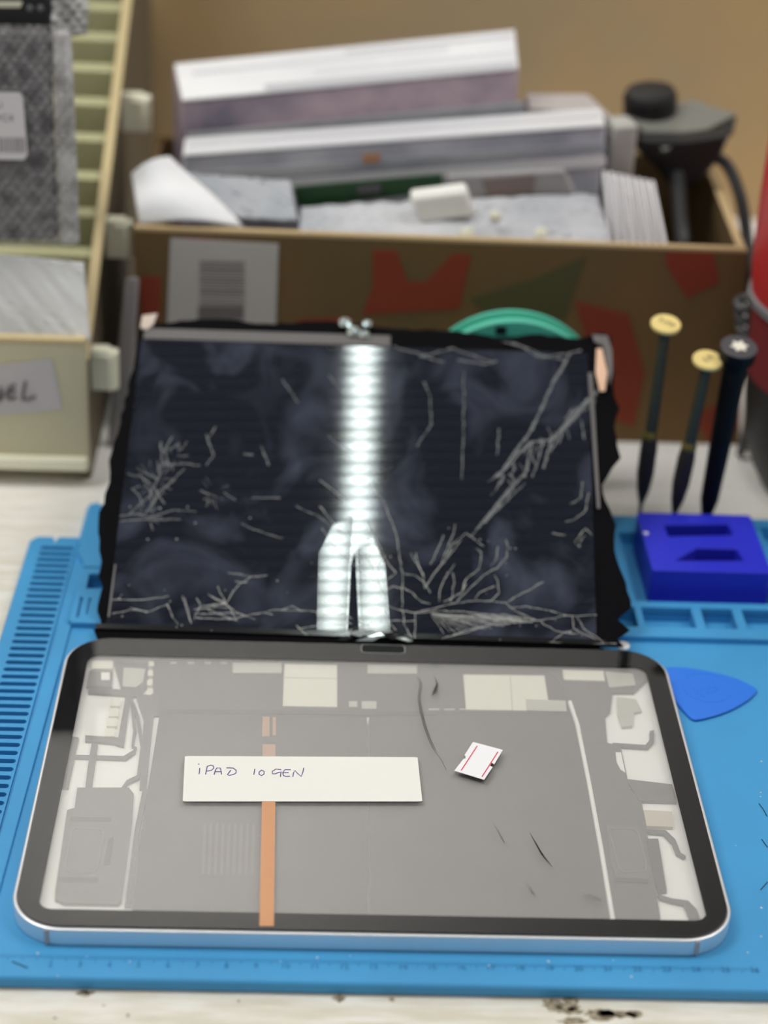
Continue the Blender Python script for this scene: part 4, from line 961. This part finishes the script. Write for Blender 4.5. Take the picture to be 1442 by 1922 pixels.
# bubble wrapped parcel
def bubble_material():
    m = bpy.data.materials.new('bubble_wrap'); m.use_nodes = True; nt = m.node_tree; nt.nodes.clear(); N = nt.nodes.new; L = nt.links.new
    out_ = N('ShaderNodeOutputMaterial'); t = N('ShaderNodeBsdfTransparent'); p = N('ShaderNodeBsdfPrincipled')
    p.inputs['Base Color'].default_value = (.62, .60, .61, 1); p.inputs['Roughness'].default_value = .25
    tc = N('ShaderNodeTexCoord'); vo = N('ShaderNodeTexVoronoi'); vo.feature = 'DISTANCE_TO_EDGE'; vo.inputs['Scale'].default_value = 100; L(tc.outputs['Object'], vo.inputs['Vector'])
    r = N('ShaderNodeValToRGB'); r.color_ramp.elements[0].position = .0; r.color_ramp.elements[1].position = .35
    r.color_ramp.elements[0].color = (.26, .26, .26, 1); r.color_ramp.elements[1].color = (.07, .07, .07, 1); L(vo.outputs['Distance'], r.inputs[0])
    mx_ = N('ShaderNodeMixShader'); L(r.outputs[0], mx_.inputs[0]); L(t.outputs[0], mx_.inputs[1]); L(p.outputs[0], mx_.inputs[2]); L(mx_.outputs[0], out_.inputs[0])
    return m
M_bub = bubble_material()
bw = thing('bubble_wrapped_parcel', (-172, 270, 78), 'dark device in bubble wrap with white barcode label standing in the cream rack', 'parcel')
A, B, C_, D_ = aty(-110, 452, 268), aty(108, 452, 268), aty(92, 62, 290), aty(-110, 55, 290)
MB().hexa([A, B, B+[0, 8, 0], A+[0, 8, 0]], [D_, C_, C_+[0, 8, 0], D_+[0, 8, 0]]).build('wrapped_device', M_bubdark, bw, bevel=2)
A, B, C_, D_ = aty(-120, 462, 265), aty(150, 460, 265), aty(135, 48, 287), aty(-120, 42, 287)
MB().sheet([A, B, C_, D_], 90, 110, lambda u, v: 1.3*max(0, math.sin(u*27*math.pi)*math.sin(v*33*math.pi)), .4, 4).build('bubble_wrap', M_bub, bw, smooth=True)
MB().hexa([aty(112, 458, 266.5), aty(150, 458, 266.5), aty(150, 458, 278), aty(112, 458, 278)], [aty(98, 55, 289), aty(134, 55, 289), aty(134, 55, 299), aty(98, 55, 299)]).build('folded_edge', mat('folded_bubble_wrap', (.50, .49, .48), .35, col2=(.22, .21, .20), vscale=70, bump=.8, bscale=150), bw, bevel=3)
n_ = np.cross(B-A, D_-A); n_ /= np.linalg.norm(n_)
if n_[1] > 0: n_ = -n_
LO = A+n_*2.2
def onw(x, y, h=0): return atp(x, y, LO+n_*h, n_)
MB().prism([p for p in (onw(-70, 172), onw(36, 173), onw(43, 182), onw(52, 290), onw(45, 300), onw(-70, 298))], n_*.3).build('label', mat('barcode_label', (.58, .55, .56), .6), bw)
lm = MB()
for x0, w__ in ((-60, 5), (-50, 3), (-42, 6), (-30, 3), (-22, 4), (-12, 6), (-2, 4), (5, 2), (10, 3), (16, 2), (21, 3), (27, 2), (31, 4), (38, 2), (42, 3)):
    lm.prism([onw(x0, 258, .4), onw(x0+w__, 258, .4), onw(x0+w__+1.5, 286, .4), onw(x0+1.5, 286, .4)], n_*.05)
ux_ = (onw(30, 222)-onw(0, 222)); ux_ /= np.linalg.norm(ux_); uy_ = np.cross(-n_, ux_); uy_ = uy_ if uy_[2] > 0 else -uy_
text_into(lm, '10021', onw(-14, 198, .45), ux_, uy_, 4.0, 0); text_into(lm, '0494PC4', onw(-10, 222, .45), ux_, uy_, 4.6, 0)
lm.build('barcode', mat('faint_black_print', (.20, .18, .19), .6), bw)
# black gadget behind and clear packet
gd = thing('black_gadget', (-170, 330, 165), 'black plastic gadget with a cream strip above the bubble wrapped parcel', 'gadget')
A, B, C_, D_ = aty(-100, 90, 318), aty(98, 70, 318), aty(92, -60, 330), aty(-100, -60, 330)
MB().hexa([A-[0, 0, 20], B-[0, 0, 20], B+[0, 12, -20], A+[0, 12, -20]], [D_, C_, C_+[0, 12, 0], D_+[0, 12, 0]]).build('gadget_body', M_blk, gd, bevel=2)
MB().prism([aty(x, y, 316) for x, y in ((-60, 4), (42, 4), (38, 14), (-60, 14))], (0, .8, 0)).build('cream_strip', M_lug, gd)
for x in (56, 76):
    c = aty(x, 15, 317.5); MB().lathe(c, [(1.5, 0), (1.5, .6), (.3, .8)], 16, axis=(0, -1, 0)).build('button', M_collar, gd)
cw = MB(); q = [aty(98, 75, 322), aty(165, 65, 322), aty(168, -40, 336), aty(98, -40, 336)]
cw.sheet(q, 20, 24, lambda u, v: 1.8*max(0, math.sin(u*6*math.pi)*math.sin(v*8*math.pi)), 1.5, 8)
tag(cw.build('bubble_wrap_sheet', MATS['folded_bubble_wrap'], smooth=True, solid=.6), 'grey loose bubble wrap beside the black gadget at the top left', 'bubble wrap')

# ------------------------------------------------------------------ odds and ends
ws = thing('white_spudger', (-123, 225, 8), 'white plastic spudger leaning beside the left edge of the broken display', 'spudger')
MB().hexa([atz(186, 948, 9), atz(203, 950, 9), atz(205, 950, 12), atz(188, 948, 12)], [aty(216, 872, 238), aty(226, 868, 238), aty(226, 866, 241), aty(217, 868, 241)]).build('spudger_blade', mat('white_plastic', (.86, .86, .84), .4), ws, bevel=.5)
gp = thing('grey_sachet', (-124, 296, 0), 'grey plastic sachet standing between the cream rack and the cardboard box', 'sachet')
MB().hexa([(-129, 283, 0), (-119, 283, 0), (-119, 290, 0), (-129, 290, 0)], [aty(236, 520, 290), aty(262, 520, 290), aty(262, 520, 295), aty(236, 520, 295)]).build('sachet_body', mat('grey_sachet', (.26, .24, .24), .5), gp, bevel=1.5)
cr = thing('green_cable_clip', (-121, 262, 44), 'small green and blue clip beside the lowest cream lug', 'clip')
c = aty(236, 700, 262)
crumb = MB()
for _ in range(26):
    x, y_ = random.uniform(60, 1400), random.uniform(1775, 1835)
    if random.random() < .5: x, y_ = random.uniform(1380, 1442), random.uniform(1400, 1800)
    if random.random() < .25: x, y_ = random.uniform(30, 110), random.uniform(1500, 1800)
    p = atz(x, y_, 5)
    if -125.5 < p[0] < 125.5 and -91 < p[1]: continue
    r_ = random.uniform(.15, .4); crumb.pz([(p[0]+r_*math.cos(t)*random.uniform(.6, 1.4), p[1]+r_*math.sin(t)) for t in np.linspace(0, 5.2, 5)], 5.02, 5.3)
tag(crumb.build('dust_crumbs', mat('white_crumb', (.8, .8, .8), .6)), 'tiny white crumbs scattered over the blue mat', 'crumbs', kind='stuff')
hairs = [[(22, 1804), (52, 1816)], [(1425, 1508), (1434, 1520), (1440, 1532)], [(1430, 1575), (1441, 1590)], [(1428, 1670), (1441, 1655)], [(960+10, 1839), (999, 1841)]]
for i, h_ in enumerate(hairs[:4]):
    tag(MB().tube([atz(x, y_, 5.25) for x, y_ in h_], .14, 5).build('hair', M_blk), ('short dark hair on the mat near the bottom left corner', 'dark hair curl at the right picture edge level with the beige pad', 'dark hair at the right picture edge just above the lowest one', 'lowest dark hair at the right picture edge')[i], 'hair', 'dark hairs on the mat')
bpy.data.objects.remove(cr)
for o in bpy.data.objects:
    if '_loc' in o.keys(): del o['_loc']
